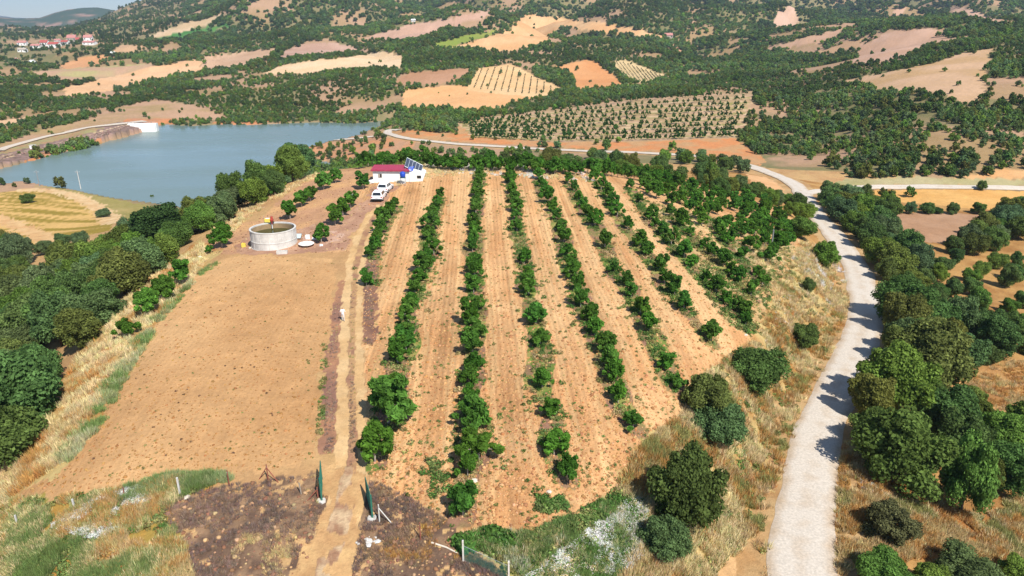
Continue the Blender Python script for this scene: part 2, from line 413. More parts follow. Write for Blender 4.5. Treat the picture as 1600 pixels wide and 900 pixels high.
paint(farorch, lin(206,170,136), lin(190,160,118), 9, 51, 0.6); ZONE[farorch] = 60
for r_ in range(8):
    f_ = (r_ + .62) / 8
    tp = [(np.interp(u, [0, .4, .62, 1], [p[0] for p in T_TOP]) * (1 - f_) + np.interp(u, [0, .3, .62, 1], [p[0] for p in T_BOT]) * f_, np.interp(u, [0, .4, .62, 1], [p[1] for p in T_TOP]) * (1 - f_) + np.interp(u, [0, .3, .62, 1], [p[1] for p in T_BOT]) * f_) for u in np.linspace(0, 1, 12)]
    dl_ = dist_line(line_w(tp, 8), GX, GY, 8); paint(dl_ < 2.0 + nx * 2, lin(176,160,108), lin(160,150,90), 5, 151, .8); paint((dl_ > 2.2) & (dl_ < 3.4), lin(226,196,156), lin(214,180,140), 5, 152, .6)
FBANK = [(606,207),(640,203),(700,208),(715,195),(740,214),(860,222),(1000,221),(1150,216),(1172,232),(1198,252),(1185,258),(1140,248),(1080,240),(900,232),(720,222),(640,215)]
fbank = region(FBANK, 6) & ~farorch; paint(fbank, lin(226,152,98), lin(210,164,116), 7, 52, 1.0)
m = (fbm(GX / 30, GY / 30, 90, 3) > 0.42) & ~inlake & (dist_line(np.array(LAKE_W[16:80]), GX, GY, 30) < 15) & (GR > 400) & (GX > -360)
paint(m & (GZ < -24), lin(222,146,96), lin(206,150,112), 8, 53, 1.0)
PENIN = [(470,229),(500,224),(570,217),(596,212),(650,221),(640,240),(580,250),(540,254),(495,247),(480,240)]
m = region(PENIN, 6) & ~inlake; paint(m, lin(206,160,124), lin(222,158,110), 6, 54, 1.0); penin = m
# dam: riprap face and crest
DAM_TOP = line_w([(-30,254),(0,247),(60,232),(120,217),(170,203),(205,194)], 6)
DAM_D = dist_line(DAM_TOP, GX, GY, 30)
m = region([(52,290),(92,293),(122,299),(190,314),(262,324),(240,345),(200,350),(178,347),(150,322),(110,302)], 6) & ~inlake; paint(m, lin(196,172,112), lin(170,156,92), 8, 153, .8)
# roads through the left valley, crest tracks, shoulders of the road
fine_n = fbm(GX / .5, GY / 1.0, 67, 3)
def stroke(pts, width, c1, c2, seed, step=5, sm=3, raw=False):
    P = pts if raw else smooth_line(line_w(pts, step), sm)
    D = dist_line(P, GX + nx * width * 0.5, GY + ny * width * 0.5, width * 3)
    m = D < width * (1 + (fine_n - .5) * 1.5); paint(m, c1, c2, 2.5, seed, 0.6)
    return m
stroke([(40,296),(75,298),(110,303),(140,317),(165,333),(178,348)], 3.2, lin(240,206,156), lin(230,186,132), 55)
stroke([(-20,336),(0,343),(40,358),(75,374),(95,386)], 3.0, lin(238,196,140), lin(226,176,120), 56)
stroke([(1040,60),(1055,78),(1070,92)], 8, lin(222,170,134), lin(214,160,124), 57)
stroke([(1378,38),(1410,18),(1412,8)], 8, lin(222,180,150), lin(214,170,140), 58)
SANDY = [(1222,720),(1212,800),(1202,910),(1062,910),(1125,886),(1172,842),(1198,790)]
sandy = region(SANDY); paint(sandy, lin(222,178,126), lin(204,158,108), 2.5, 160, .9)
shoulder = (road_D < 4.6 + nx * 3) ; paint(shoulder & ~orch, lin(210,174,124), lin(196,152,102), 3, 59, 1.0)

# orchard rows: crown centres traced tree by tree
ROWS = [
 [(615,312),(608,322),(597,336),(594,350),(588,363),(584,375),(577,387),(572,430)],
 [(687,298),(684,308),(681,320),(674,333),(671,345),(669,358),(677,383),(667,396),(660,410),(655,425),(648,441),(641,465),(637,484),(637,512),(634,527),(620,547),(617,589),(615,610),(606,640),(584,697)],
 [(750,258),(749,270),(748,282),(745,295),(744,308),(743,320),(741,340),(741,352),(740,365),(738,378),(740,405),(742,418),(740,440),(745,465),(735,490),(742,511),(738,533),(740,561),(733,581),(736,614),(742,650),(735,676),(747,694),(730,717),(723,780)],
 [(796,262),(798,275),(800,290),(804,305),(807,318),(806,330),(808,346),(819,397),(824,420),(826,443),(837,487),(845,520),(847,583),(862,627),(866,686),(888,722)],
 [(842,268),(846,280),(852,293),(857,305),(863,318),(869,330),(876,347),(882,365),(887,385),(892,405),(897,420),(905,437),(908,462),(922,484),(930,505),(948,530),(953,553),(960,575),(967,607),(990,646)],
 [(888,275),(897,287),(904,300),(911,312),(917,325),(931,340),(946,373),(960,410),(980,432),(988,447),(1002,472),(1015,498),(1043,556),(1058,586)],
 [(930,272),(940,285),(950,298),(956,310),(965,325),(981,344),(1002,371),(1012,384),(1033,408),(1040,427),(1055,443),(1070,466),(1112,514)],
 [(985,283),(1000,305),(1017,332),(1025,342),(1037,354),(1050,369),(1070,387),(1082,402),(1105,425),(1120,440),(1135,458),(1150,467),(1163,478),(1167,491)],
 [(1048,325),(1066,341),(1079,355),(1100,375),(1115,386),(1132,402),(1142,415),(1155,426),(1175,447)],
 [(1103,325),(1127,355),(1134,366),(1160,390),(1183,418),(1192,432)],
]
row_lines = []
for r in ROWS:
    p = np.array(r, float); X, Y, Z = unproj(p[:, 0], p[:, 1], 1.5)
    o = np.argsort(Y); row_lines.append(np.stack([X, Y, Z], 1)[o])
rowD = np.full(GX.shape, 1e9)
for P in row_lines:
    rowD = np.minimum(rowD, dist_line(P[:, :2], GX, GY, 6))
strip = rowD < 1.15 + nx * 1.8
m = strip & (GR < 200); paint(m, lin(166,126,102), lin(150,140,84), 2.2, 60, 1.3)
m = strip & (fbm(GX / 1.4, GY / 2.2, 66, 2) > 0.60); paint(m, lin(112,138,62), lin(176,168,96), 1.2, 64, 1.4)
# dry tilled-out bands and pale wheel lines in the strips, the weedy lower end
m = orch & ~strip & (np.abs(rowD - 2.0) < 0.35 + nx * 0.5) & (GR < 130); C[m] = C[m] * 0.55 + np.array(lin(236,196,140)) * 0.45

# harrow streaks running with the rows
U_ = GX + .05 * GY
st = fbm(U_ / .55, GY / 22, 171, 3); st2 = fbm(U_ / 1.7, GY / 40, 172, 2)
m = orch & ~strip & (GR < 190)
C[m] *= (1 + (st[m] - .5) * .55 + (st2[m] - .5) * .35)[:, None]
C[m] = C[m] * (1 - .45 * np.clip((st2[m] - .56) * 8, 0, 1)[:, None]) + np.array(lin(240,200,146)) * .45 * np.clip((st2[m] - .56) * 8, 0, 1)[:, None]
m = bare; C[m] *= (1 + (fbm(GX[m] / 9, GY[m] / 14, 173, 3) - .5) * .22 + (fbm(U_[m] / .8, GY[m] / 18, 174, 2) - .5) * .10)[:, None]
# farm track: two wheel ruts and litter strips beside them
RUT_A = [(592,322),(575,340),(563,360),(553,385),(546,420),(541,460),(538,500),(537,560),(536,620),(535,680),(532,730),(527,762),(514,800),(499,850),(480,915)]
RUT_B = [(604,318),(590,345),(577,370),(569,400),(563,440),(561,480),(561,520),(563,600),(566,650),(566,700),(565,740),(561,770),(553,820),(541,870),(536,915)]
LIT_A = [(540,440),(529,480),(525,520),(520,580),(516,640),(514,700)]
LIT_B = [(592,350),(580,385),(577,430),(577,480),(577,530)]
stroke(LIT_A, 0.75, lin(158,118,100), lin(188,138,104), 71)
stroke(LIT_B, 1.0, lin(140,104,88), lin(168,126,100), 72)
ruta = smooth_line(line_w(RUT_A, 5), 4); rutb = smooth_line(line_w(RUT_B, 5), 4)
mid = (dist_line((ruta[:min(len(ruta), len(rutb))] + rutb[:min(len(ruta), len(rutb))]) / 2, GX, GY, 4) < 0.55 + nx)
paint(mid, lin(178,134,106), lin(206,164,116), 1.5, 73, 1.2)
RUTC1, RUTC2 = lin(232,194,142), lin(222,180,126)
ma = stroke(ruta, 0.5, RUTC1, RUTC2, 74, raw=True); mb = stroke(rutb, 0.42, RUTC1, RUTC2, 75, raw=True)
LOWER = [(505,735),(570,735),(585,760),(572,800),(560,850),(552,910),(468,910),(492,850),(508,800),(512,770)]
m = region(LOWER); dmid = dist_line((ruta[-40:] + rutb[-40:]) / 2, GX, GY, 6)
m2 = m & ~((dmid < .55 + nx * 1.6) & (fbm(GX / .8, GY / 1.2, 77, 3) > .47)) & (dmid < 2.0 + nx * 2.5); paint(m2, lin(226,184,128), lin(208,162,112), 1.2, 76, 1.0)
m = m & ~m2 & (dmid < .9); paint(m, lin(176,134,104), lin(222,190,150), .6, 176, 1.3)
ruts = ma | mb | m2; ZONE[ruts] = 3
# yard in front of the cabin and round the tank
YARD = [(480,355),(545,330),(575,310),(585,290),(640,290),(650,275),(690,270),(680,262),(660,280),(612,300),(595,330),(575,330),(555,360),(540,392),(440,396),(385,397),(365,385),(378,372)]
m = region(YARD, 5) & ~ma & ~mb; paint(m, lin(210,166,134), lin(186,142,116), 2.2, 78, 1.1)
LIME = [(470,382),(480,370),(520,362),(545,366),(535,376),(500,384)]
m = region(LIME, 5); paint(m, lin(222,184,160), lin(200,152,124), 1.5, 79, 1.0)
# riprap / dam crest / downstream face
dm = (GR > 300) & (GR < 560) & (DAM_D < 10) & ~inlake
paint(dm, lin(172,140,130), lin(140,118,104), 2.0, 81, 2.0); ZONE[dm] = 61
dside = dm & (DAM_D < 1.6); paint(dside, lin(232,204,166), lin(222,190,150), 3, 82, 0.5)
down = region([(-40,250),(0,242),(60,227),(120,212),(170,199),(150,200),(100,207),(0,236),(-40,246)], 6) & ~dside
paint(down, lin(172,164,112), lin(190,150,112), 6, 83, 0.7); ZONE[down] = 61

# fine brightness mottling everywhere
C *= (0.90 + 0.20 * fbm(GX / 1.3, GY / 1.3, 95, 3))[..., None]

# ------------------------------------------------------------------ mesh helpers
def tag(o, label=None, cat=None, group=None, kind=None):
    if label: o["label"] = label
    if cat: o["category"] = cat
    if group: o["group"] = group
    if kind: o["kind"] = kind
    return o
def np_mesh(name, V, F, attrs=None, smooth=False):
    """V (n,3); F list of int arrays (m,k)"""
    me = bpy.data.meshes.new(name)
    V = np.asarray(V, np.float32)
    me.vertices.add(len(V)); me.vertices.foreach_set("co", V.ravel())
    loops = np.concatenate([f.ravel() for f in F]).astype(np.int32)
    tot = np.concatenate([np.full(len(f), f.shape[1]) for f in F]).astype(np.int32)
    me.loops.add(len(loops)); me.loops.foreach_set("vertex_index", loops)
    me.polygons.add(len(tot)); me.polygons.foreach_set("loop_start", np.concatenate([[0], np.cumsum(tot)[:-1]]).astype(np.int32))
    me.polygons.foreach_set("loop_total", tot)
    if smooth: me.polygons.foreach_set("use_smooth", np.ones(len(tot), bool))
    for n, (typ, dom, arr) in (attrs or {}).items():
        a = me.attributes.new(n, typ, dom)
        a.data.foreach_set("color" if typ == 'FLOAT_COLOR' else "vector" if typ == 'FLOAT_VECTOR' else "value", np.ascontiguousarray(arr, np.int32 if typ == 'INT' else np.float32).ravel())
    me.update(calc_edges=True)
    return me
def link(name, me, mat=None, parent=None, loc=None, rz=0.0):
    o = bpy.data.objects.new(name, me); COL.objects.link(o)
    if mat is not None and me is not None and not me.materials: me.materials.append(mat)
    if parent is not None: o.parent = parent
    if loc is not None: o.location = loc
    if rz: o.rotation_euler = (0, 0, rz)
    return o
def empty(name, loc, rz=0.0):
    o = bpy.data.objects.new(name, None); COL.objects.link(o)
    o.empty_display_size = 0.2; o.location = loc; o.rotation_euler = (0, 0, rz)
    return o
def thing(name, label, cat, loc, rz=0.0, group=None):
    return tag(empty(name, loc, rz), label, cat, group)
class MB:
    def __init__(s): s.v = []; s.f = []
    def poly(s, pts):
        b = len(s.v); s.v += [tuple(p) for p in pts]; s.f.append(list(range(b, b + len(pts)))); return s
    def box(s, x0, x1, y0, y1, z0, z1, bev=0.0):
        if bev <= 0:
            b = len(s.v); s.v += [(x, y, z) for z in (z0, z1) for x, y in ((x0, y0), (x1, y0), (x1, y1), (x0, y1))]
            for q in ((3, 2, 1, 0), (4, 5, 6, 7), (0, 1, 5, 4), (1, 2, 6, 5), (2, 3, 7, 6), (3, 0, 4, 7)): s.f.append([b + k for k in q])
            return s
        ring = [(x0 + bev, y0), (x1 - bev, y0), (x1, y0 + bev), (x1, y1 - bev), (x1 - bev, y1), (x0 + bev, y1), (x0, y1 - bev), (x0, y0 + bev)]
        return s.prism(ring, z0, z1)
    def prism(s, ring, z0, z1):
        n = len(ring); b = len(s.v)
        s.v += [(x, y, z0) for x, y in ring] + [(x, y, z1) for x, y in ring]
        s.f.append([b + k for k in range(n - 1, -1, -1)]); s.f.append([b + n + k for k in range(n)])
        for k in range(n): s.f.append([b + k, b + (k + 1) % n, b + n + (k + 1) % n, b + n + k])
        return s
    def tube(s, pts, rad, n=6, cap=True):
        pts = [Vector(p) for p in pts]
        if not hasattr(rad, '__len__'): rad = [rad] * len(pts)
        b = len(s.v)
        for i, p in enumerate(pts):
            d = (pts[min(i + 1, len(pts) - 1)] - pts[max(i - 1, 0)]).normalized()
            u = d.cross(Vector((0, 0, 1)) if abs(d.z) < .9 else Vector((1, 0, 0))).normalized(); w = d.cross(u)
            for k in range(n):
                a = 2 * math.pi * k / n
                s.v.append(tuple(p + (u * math.cos(a) + w * math.sin(a)) * rad[i]))
        for i in range(len(pts) - 1):
            for k in range(n):
                s.f.append([b + i * n + k, b + i * n + (k + 1) % n, b + (i + 1) * n + (k + 1) % n, b + (i + 1) * n + k][::-1])
        if cap:
            s.f.append([b + k for k in range(n)]); s.f.append([b + (len(pts) - 1) * n + k for k in range(n - 1, -1, -1)])
        return s
    def lathe(s, prof, n=24, c=(0, 0, 0)):
        b = len(s.v)
        for r, z in prof:
            for k in range(n):
                a = 2 * math.pi * k / n; s.v.append((c[0] + r * math.cos(a), c[1] + r * math.sin(a), c[2] + z))
        for i in range(len(prof) - 1):
            for k in range(n): s.f.append([b + i * n + k, b + i * n + (k + 1) % n, b + (i + 1) * n + (k + 1) % n, b + (i + 1) * n + k])
        return s
    def disc(s, r, z, n=24, c=(0, 0)):
        return s.poly([(c[0] + r * math.cos(2 * math.pi * k / n), c[1] + r * math.sin(2 * math.pi * k / n), z) for k in range(n)])
    def mesh(s, name, smooth=False):
        me = bpy.data.meshes.new(name); me.from_pydata(s.v, [], s.f); me.update()
        if smooth: me.polygons.foreach_set("use_smooth", [True] * len(me.polygons))
        return me
    def build(s, name, mat, parent=None, loc=None, rz=0.0, smooth=False):
        return link(name, s.mesh(name, smooth), mat, parent, loc, rz)

# ------------------------------------------------------------------ materials
def new_mat(name):
    m = bpy.data.materials.new(name); m.use_nodes = True
    return m, m.node_tree.nodes, m.node_tree.links, m.node_tree.nodes["Principled BSDF"]
def plain(name, col, rough=0.6, metal=0.0, var=0.18, scale=3.0, bump=0.0, spec=0.3):
    m, n, l, b = new_mat(name)
    tc = n.new("ShaderNodeTexCoord"); nz = n.new("ShaderNodeTexNoise")
    nz.inputs["Scale"].default_value = scale; nz.inputs["Detail"].default_value = 5
    l.new(tc.outputs["Object"], nz.inputs["Vector"])
    mr = n.new("ShaderNodeMapRange"); mr.inputs[1].default_value = .25; mr.inputs[2].default_value = .75
    mr.inputs[3].default_value = 1 - var; mr.inputs[4].default_value = 1 + var * .6
    l.new(nz.outputs[0], mr.inputs[0])
    mx = n.new("ShaderNodeVectorMath"); mx.operation = 'SCALE'; mx.inputs[0].default_value = col[:3]
    l.new(mr.outputs[0], mx.inputs["Scale"]); l.new(mx.outputs[0], b.inputs["Base Color"])
    b.inputs["Roughness"].default_value = rough; b.inputs["Metallic"].default_value = metal
    b.inputs["Specular IOR Level"].default_value = spec
    if bump:
        bp = n.new("ShaderNodeBump"); bp.inputs["Strength"].default_value = bump; bp.inputs["Distance"].default_value = .03
        l.new(nz.outputs[0], bp.inputs["Height"]); l.new(bp.outputs[0], b.inputs["Normal"])
    return m
def ground_mat():
    m, n, l, b = new_mat("ground")
    at = n.new("ShaderNodeAttribute"); at.attribute_name = "Col"
    gr = n.new("ShaderNodeAttribute"); gr.attribute_name = "grain"
    ti = n.new("ShaderNodeAttribute"); ti.attribute_name = "till"
    ge = n.new("ShaderNodeNewGeometry")
    def noise(scale, det, rough=.6):
        t = n.new("ShaderNodeTexNoise"); t.inputs["Scale"].default_value = scale; t.inputs["Detail"].default_value = det; t.inputs["Roughness"].default_value = rough
        l.new(ge.outputs["Position"], t.inputs["Vector"]); return t
    n1 = noise(2.6, 6, .7); n2 = noise(0.55, 4); n3 = noise(9.0, 3)
    def rng(src, a, b_, lo, hi):
        r = n.new("ShaderNodeMapRange"); r.inputs[1].default_value = a; r.inputs[2].default_value = b_; r.inputs[3].default_value = lo; r.inputs[4].default_value = hi
        l.new(src, r.inputs[0]); return r.outputs[0]
    def math_(op, a, b_=None):
        x = n.new("ShaderNodeMath"); x.operation = op
        for i, q in enumerate((a, b_)):
            if q is None: continue
            if isinstance(q, (int, float)): x.inputs[i].default_value = q
            else: l.new(q, x.inputs[i])
        return x.outputs[0]
    f = math_('MULTIPLY', rng(n1.outputs[0], .3, .7, .85, 1.12), rng(n2.outputs[0], .3, .7, .92, 1.08))
    # dark speckles of turned soil, shadows of its clods put into the colour
    vo = n.new("ShaderNodeTexVoronoi"); vo.inputs["Scale"].default_value = 3.2
    l.new(ge.outputs["Position"], vo.inputs["Vector"])
    crumb_shade = rng(vo.outputs["Distance"], .08, .22, .0, 1.0)
    keep = rng(n2.outputs[0], .45, .62, 1.0, 0.0)
    cr = math_('MAXIMUM', crumb_shade, keep)
    f = math_('MULTIPLY', f, rng(cr, 0, 1, .74, 1.0))
    sc = n.new("ShaderNodeVectorMath"); sc.operation = 'SCALE'
    l.new(at.outputs["Color"], sc.inputs[0]); l.new(f, sc.inputs["Scale"])
    l.new(sc.outputs[0], b.inputs["Base Color"])
    b.inputs["Roughness"].default_value = .95; b.inputs["Specular IOR Level"].default_value = .08
    # plough lines
    sx = n.new("ShaderNodeSeparateXYZ"); l.new(ge.outputs["Position"], sx.inputs[0])
    u = math_('ADD', sx.outputs[0], math_('MULTIPLY', sx.outputs[1], .05))
    u = math_('ADD', u, math_('MULTIPLY', n2.outputs[0], .5))
    wv = math_('SINE', math_('MULTIPLY', u, 11.0))
    wv = math_('MULTIPLY', math_('MULTIPLY', wv, ti.outputs["Fac"]), math_('MULTIPLY', n1.outputs[0], .75))
    h = math_('ADD', math_('MULTIPLY', math_('ADD', n1.outputs[0], math_('MULTIPLY', n3.outputs[0], .35)), math_('MULTIPLY', gr.outputs["Fac"], 1.6)), wv)
    bp = n.new("ShaderNodeBump"); bp.inputs["Strength"].default_value = .6; bp.inputs["Distance"].default_value = .14
    l.new(h, bp.inputs["Height"]); l.new(bp.outputs[0], b.inputs["Normal"])
    return m
GROUND = ground_mat()
def leaf_mat(name, source, base=None, trans=.38):
    m, n, l, b = new_mat(name)
    n.remove(b); out = n["Material Output"]
    if source == 'object':
        s = n.new("ShaderNodeObjectInfo").outputs["Color"]
    elif source == 'instancer':
        a = n.new("ShaderNodeAttribute"); a.attribute_type = 'INSTANCER'; a.attribute_name = "tint"; s = a.outputs["Color"]
    at = n.new("ShaderNodeAttribute"); at.attribute_name = "leaf"
    hs = n.new("ShaderNodeVectorMath"); hs.operation = 'SCALE'
    l.new(s, hs.inputs[0]); l.new(at.outputs["Fac"], hs.inputs["Scale"])
    df = n.new("ShaderNodeBsdfDiffuse"); tr = n.new("ShaderNodeBsdfTranslucent"); mx = n.new("ShaderNodeMixShader")
    l.new(hs.outputs[0], df.inputs[0]); l.new(hs.outputs[0], tr.inputs[0])
    mx.inputs[0].default_value = trans
    l.new(df.outputs[0], mx.inputs[1]); l.new(tr.outputs[0], mx.inputs[2]); l.new(mx.outputs[0], out.inputs[0])
    return m
LEAF = leaf_mat("leaves", 'object')
LEAF_I = leaf_mat("leaves_mass", 'instancer', trans=.3)
STRAW_I = leaf_mat("stems_mass", 'instancer', trans=.15)
BARK = plain("bark", (.16, .115, .08), .9, var=.35, scale=6)
PALEBARK = plain("pale_bark", (.42, .36, .29), .9, var=.2, scale=8)

# ------------------------------------------------------------------ the ground, split where one field meets the next
fz = ZONE[:-1, :-1]
ids = np.arange(NA * NR).reshape(NA, NR)
quads = np.stack([ids[:-1, :-1], ids[1:, :-1], ids[1:, 1:], ids[:-1, 1:]], -1)
VG = np.stack([GX, GY, GZ], -1).reshape(-1, 3); CG = np.concatenate([C.reshape(-1, 3), np.ones((NA * NR, 1))], 1)
def ground_piece(name, mask):
    q = quads[mask].reshape(-1, 4)
    if len(q) == 0: return
    used = np.unique(q); remap = np.zeros(NA * NR, np.int64); remap[used] = np.arange(len(used))
    me = np_mesh(name, VG[used], [remap[q]], {"Col": ('FLOAT_COLOR', 'POINT', CG[used]), "grain": ('FLOAT', 'POINT', GRAIN.ravel()[used]), "till": ('FLOAT', 'POINT', TILL.ravel()[used])}, True)
    tag(link(name, me, GROUND), kind="structure")
for z in np.unique(fz):
    ground_piece({0: "terrain", 1: "orchard_ground", 2: "field", 3: "track", 60: "orchard_ground", 61: "embankment_ground"}.get(int(z), "field"), fz == z)

# far blue hills beyond the village
def far_hills():
    a = np.linspace(-1.1, -0.30, 260); r = np.linspace(3300, 6500, 60)
    aa, rr = np.meshgrid(a, r, indexing='ij'); X, Y = np.sin(aa) * rr, np.cos(aa) * rr
    pxs = np.array([-400, 0, 30, 62, 85, 105, 130, 152, 172, 192, 215, 240, 280, 330, 420]); pys = np.array([24, 27, 29, 28, 20, 15, 12, 11.5, 15, 18.5, 14, 8, 1, -6, -10])
    Xd, Yd, Zd = ray(pxs, pys); azp = np.arctan2(Xd, Yd); sl = Zd / np.hypot(Xd, Yd)
    crest = np.interp(aa, azp, sl) * 4700 + CAMH
    back = np.interp(aa, azp, np.array([20, 23, 23.5, 26, 30, 30, 30, 30, 30, 30, 30, 30, 30, 30, 30]) * 0 + np.array([s for s in sl])) 
    w = np.clip(1 - np.abs(rr - 4700) / 1500, 0, 1); w = w * w * (3 - 2 * w)
    Z = -70 + (crest + 70) * w + (fbm(X / 260, Y / 260, 200, 4) - .5) * 46 * w * np.clip(np.abs(rr - 4700) / 600, .12, 1)
    V = np.stack([X, Y, Z], -1).reshape(-1, 3); i = np.arange(len(V)).reshape(X.shape)
    q = np.stack([i[:-1, :-1], i[1:, :-1], i[1:, 1:], i[:-1, 1:]], -1).reshape(-1, 4)
    nn = np.clip((fbm(X / 90, Y / 90, 210, 4) - .58) * 6, 0, 1).ravel()[:, None]
    col = np.array([.050, .078, .045]) * (1 - nn) + np.array(lin(190, 150, 130)) * nn
    me = np_mesh("far_hills", V, [q], {"Col": ('FLOAT_COLOR', 'POINT', np.concatenate([col, np.ones((len(V), 1))], 1)), "grain": ('FLOAT', 'POINT', np.full(len(V), 1.)), "till": ('FLOAT', 'POINT', np.zeros(len(V)))}, True)
    tag(link("far_hills", me, GROUND), kind="structure")
    # a paler range behind
    a = np.linspace(-1.1, -0.45, 160); r = np.linspace(9000, 12000, 14); aa, rr = np.meshgrid(a, r, indexing='ij'); X, Y = np.sin(aa) * rr, np.cos(aa) * rr
    pys2 = np.array([22, 22.5, 25, 27, 32, 36, 40, 40, 40, 40, 40, 40, 40, 40, 40]); Xd, Yd, Zd = ray(pxs, pys2); sl = Zd / np.hypot(Xd, Yd)
    crest = np.interp(aa, np.arctan2(Xd, Yd), sl) * 10500 + CAMH + (fbm(aa * 60, aa * 0, 220, 3) - .5) * 30
    w = np.clip(1 - np.abs(rr - 10500) / 1500, 0, 1); Z = -100 + (crest + 100) * w
    V = np.stack([X, Y, Z], -1).reshape(-1, 3); i = np.arange(len(V)).reshape(X.shape)
    q = np.stack([i[:-1, :-1], i[1:, :-1], i[1:, 1:], i[:-1, 1:]], -1).reshape(-1, 4)
    me = np_mesh("far_mountains", V, [q], {"Col": ('FLOAT_COLOR', 'POINT', np.tile(np.array([[.10, .11, .10, 1]]), (len(V), 1))), "grain": ('FLOAT', 'POINT', np.full(len(V), 1.)), "till": ('FLOAT', 'POINT', np.zeros(len(V)))}, True)
    tag(link("far_mountains", me, GROUND), kind="structure")
    # plain behind the main land so that nothing is open to the void
    b = MB().poly([(-9000, 2500, -75), (9000, 2500, -75), (9000, 13000, -75), (-9000, 13000, -75)])
    me = b.mesh("plain"); a = me.attributes.new("Col", 'FLOAT_COLOR', 'POINT'); a.data.foreach_set("color", [.2, .17, .12, 1] * 4)
    tag(link("plain_ground", me, GROUND), kind="structure")
far_hills()

# water
def water():
    m, n, l, b = new_mat("lake_water")
    b.inputs["Base Color"].default_value = (.150, .205, .188, 1); b.inputs["Roughness"].default_value = .16; b.inputs["IOR"].default_value = 1.33
    ge = n.new("ShaderNodeNewGeometry"); mp = n.new("ShaderNodeMapping"); mp.inputs["Scale"].default_value = (.35, 1.0, 1); l.new(ge.outputs["Position"], mp.inputs[0])
    t = n.new("ShaderNodeTexNoise"); t.inputs["Scale"].default_value = .9; t.inputs["Detail"].default_value = 4; l.new(mp.outputs[0], t.inputs[0])
    t2 = n.new("ShaderNodeTexNoise"); t2.inputs["Scale"].default_value = .02; t2.inputs["Detail"].default_value = 3; l.new(mp.outputs[0], t2.inputs[0])
    r = n.new("ShaderNodeMapRange"); r.inputs[1].default_value = .4; r.inputs[2].default_value = .65; r.inputs[3].default_value = .14; r.inputs[4].default_value = .34; l.new(t2.outputs[0], r.inputs[0]); l.new(r.outputs[0], b.inputs["Roughness"])
    bp = n.new("ShaderNodeBump"); bp.inputs["Strength"].default_value = .35; bp.inputs["Distance"].default_value = .08; l.new(t.outputs[0], bp.inputs["Height"]); l.new(bp.outputs[0], b.inputs["Normal"])
    P = np.array(LAKE_W); c = P.mean(0)
    x0, x1, y0, y1 = P[:, 0].min() - 8, P[:, 0].max() + 8, P[:, 1].min() - 8, P[:, 1].max() + 8
    tag(MB().poly([(x0, y0, WATER_Z), (x1, y0, WATER_Z), (x1, y1, WATER_Z), (x0, y1, WATER_Z)]).build("lake_water", m), kind="structure")
water()

# gravel roads: draped ribbons with ragged edges
ROADM = plain("gravel_road", lin(244, 234, 220), .95, var=.10, scale=1.2, bump=.25, spec=.1)
def road_mat():
    m, n, l, b = new_mat("road_gravel")
    ge = n.new("ShaderNodeNewGeometry"); at = n.new("ShaderNodeAttribute"); at.attribute_name = "edge"
    t1 = n.new("ShaderNodeTexNoise"); t1.inputs["Scale"].default_value = .5; t1.inputs["Detail"].default_value = 6; l.new(ge.outputs["Position"], t1.inputs[0])
    t2 = n.new("ShaderNodeTexNoise"); t2.inputs["Scale"].default_value = 5; t2.inputs["Detail"].default_value = 4; l.new(ge.outputs["Position"], t2.inputs[0])
    s = n.new("ShaderNodeMath"); s.operation = 'MULTIPLY_ADD'; l.new(t1.outputs[0], s.inputs[0]); s.inputs[1].default_value = .62; l.new(at.outputs["Fac"], s.inputs[2])
    r = n.new("ShaderNodeValToRGB"); r.color_ramp.elements[0].position = .30; r.color_ramp.elements[0].color = (.585, .515, .430, 1)
    r.color_ramp.elements[1].position = .62; r.color_ramp.elements[1].color = (.47, .36, .25, 1)
    l.new(s.outputs[0], r.inputs[0])
    mr = n.new("ShaderNodeMapRange"); mr.inputs[1].default_value = .3; mr.inputs[2].default_value = .7; mr.inputs[3].default_value = .80; mr.inputs[4].default_value = 1.08; l.new(t2.outputs[0], mr.inputs[0])
    v = n.new("ShaderNodeVectorMath"); v.operation = 'SCALE'; l.new(r.outputs[0], v.inputs[0]); l.new(mr.outputs[0], v.inputs["Scale"]); l.new(v.outputs[0], b.inputs["Base Color"])
    b.inputs["Roughness"].default_value = .95; b.inputs["Specular IOR Level"].default_value = .1
    bp = n.new("ShaderNodeBump"); bp.inputs["Strength"].default_value = .4; bp.inputs["Distance"].default_value = .05; l.new(t2.outputs[0], bp.inputs["Height"]); l.new(bp.outputs[0], b.inputs["Normal"])
    return m
ROADG = road_mat()
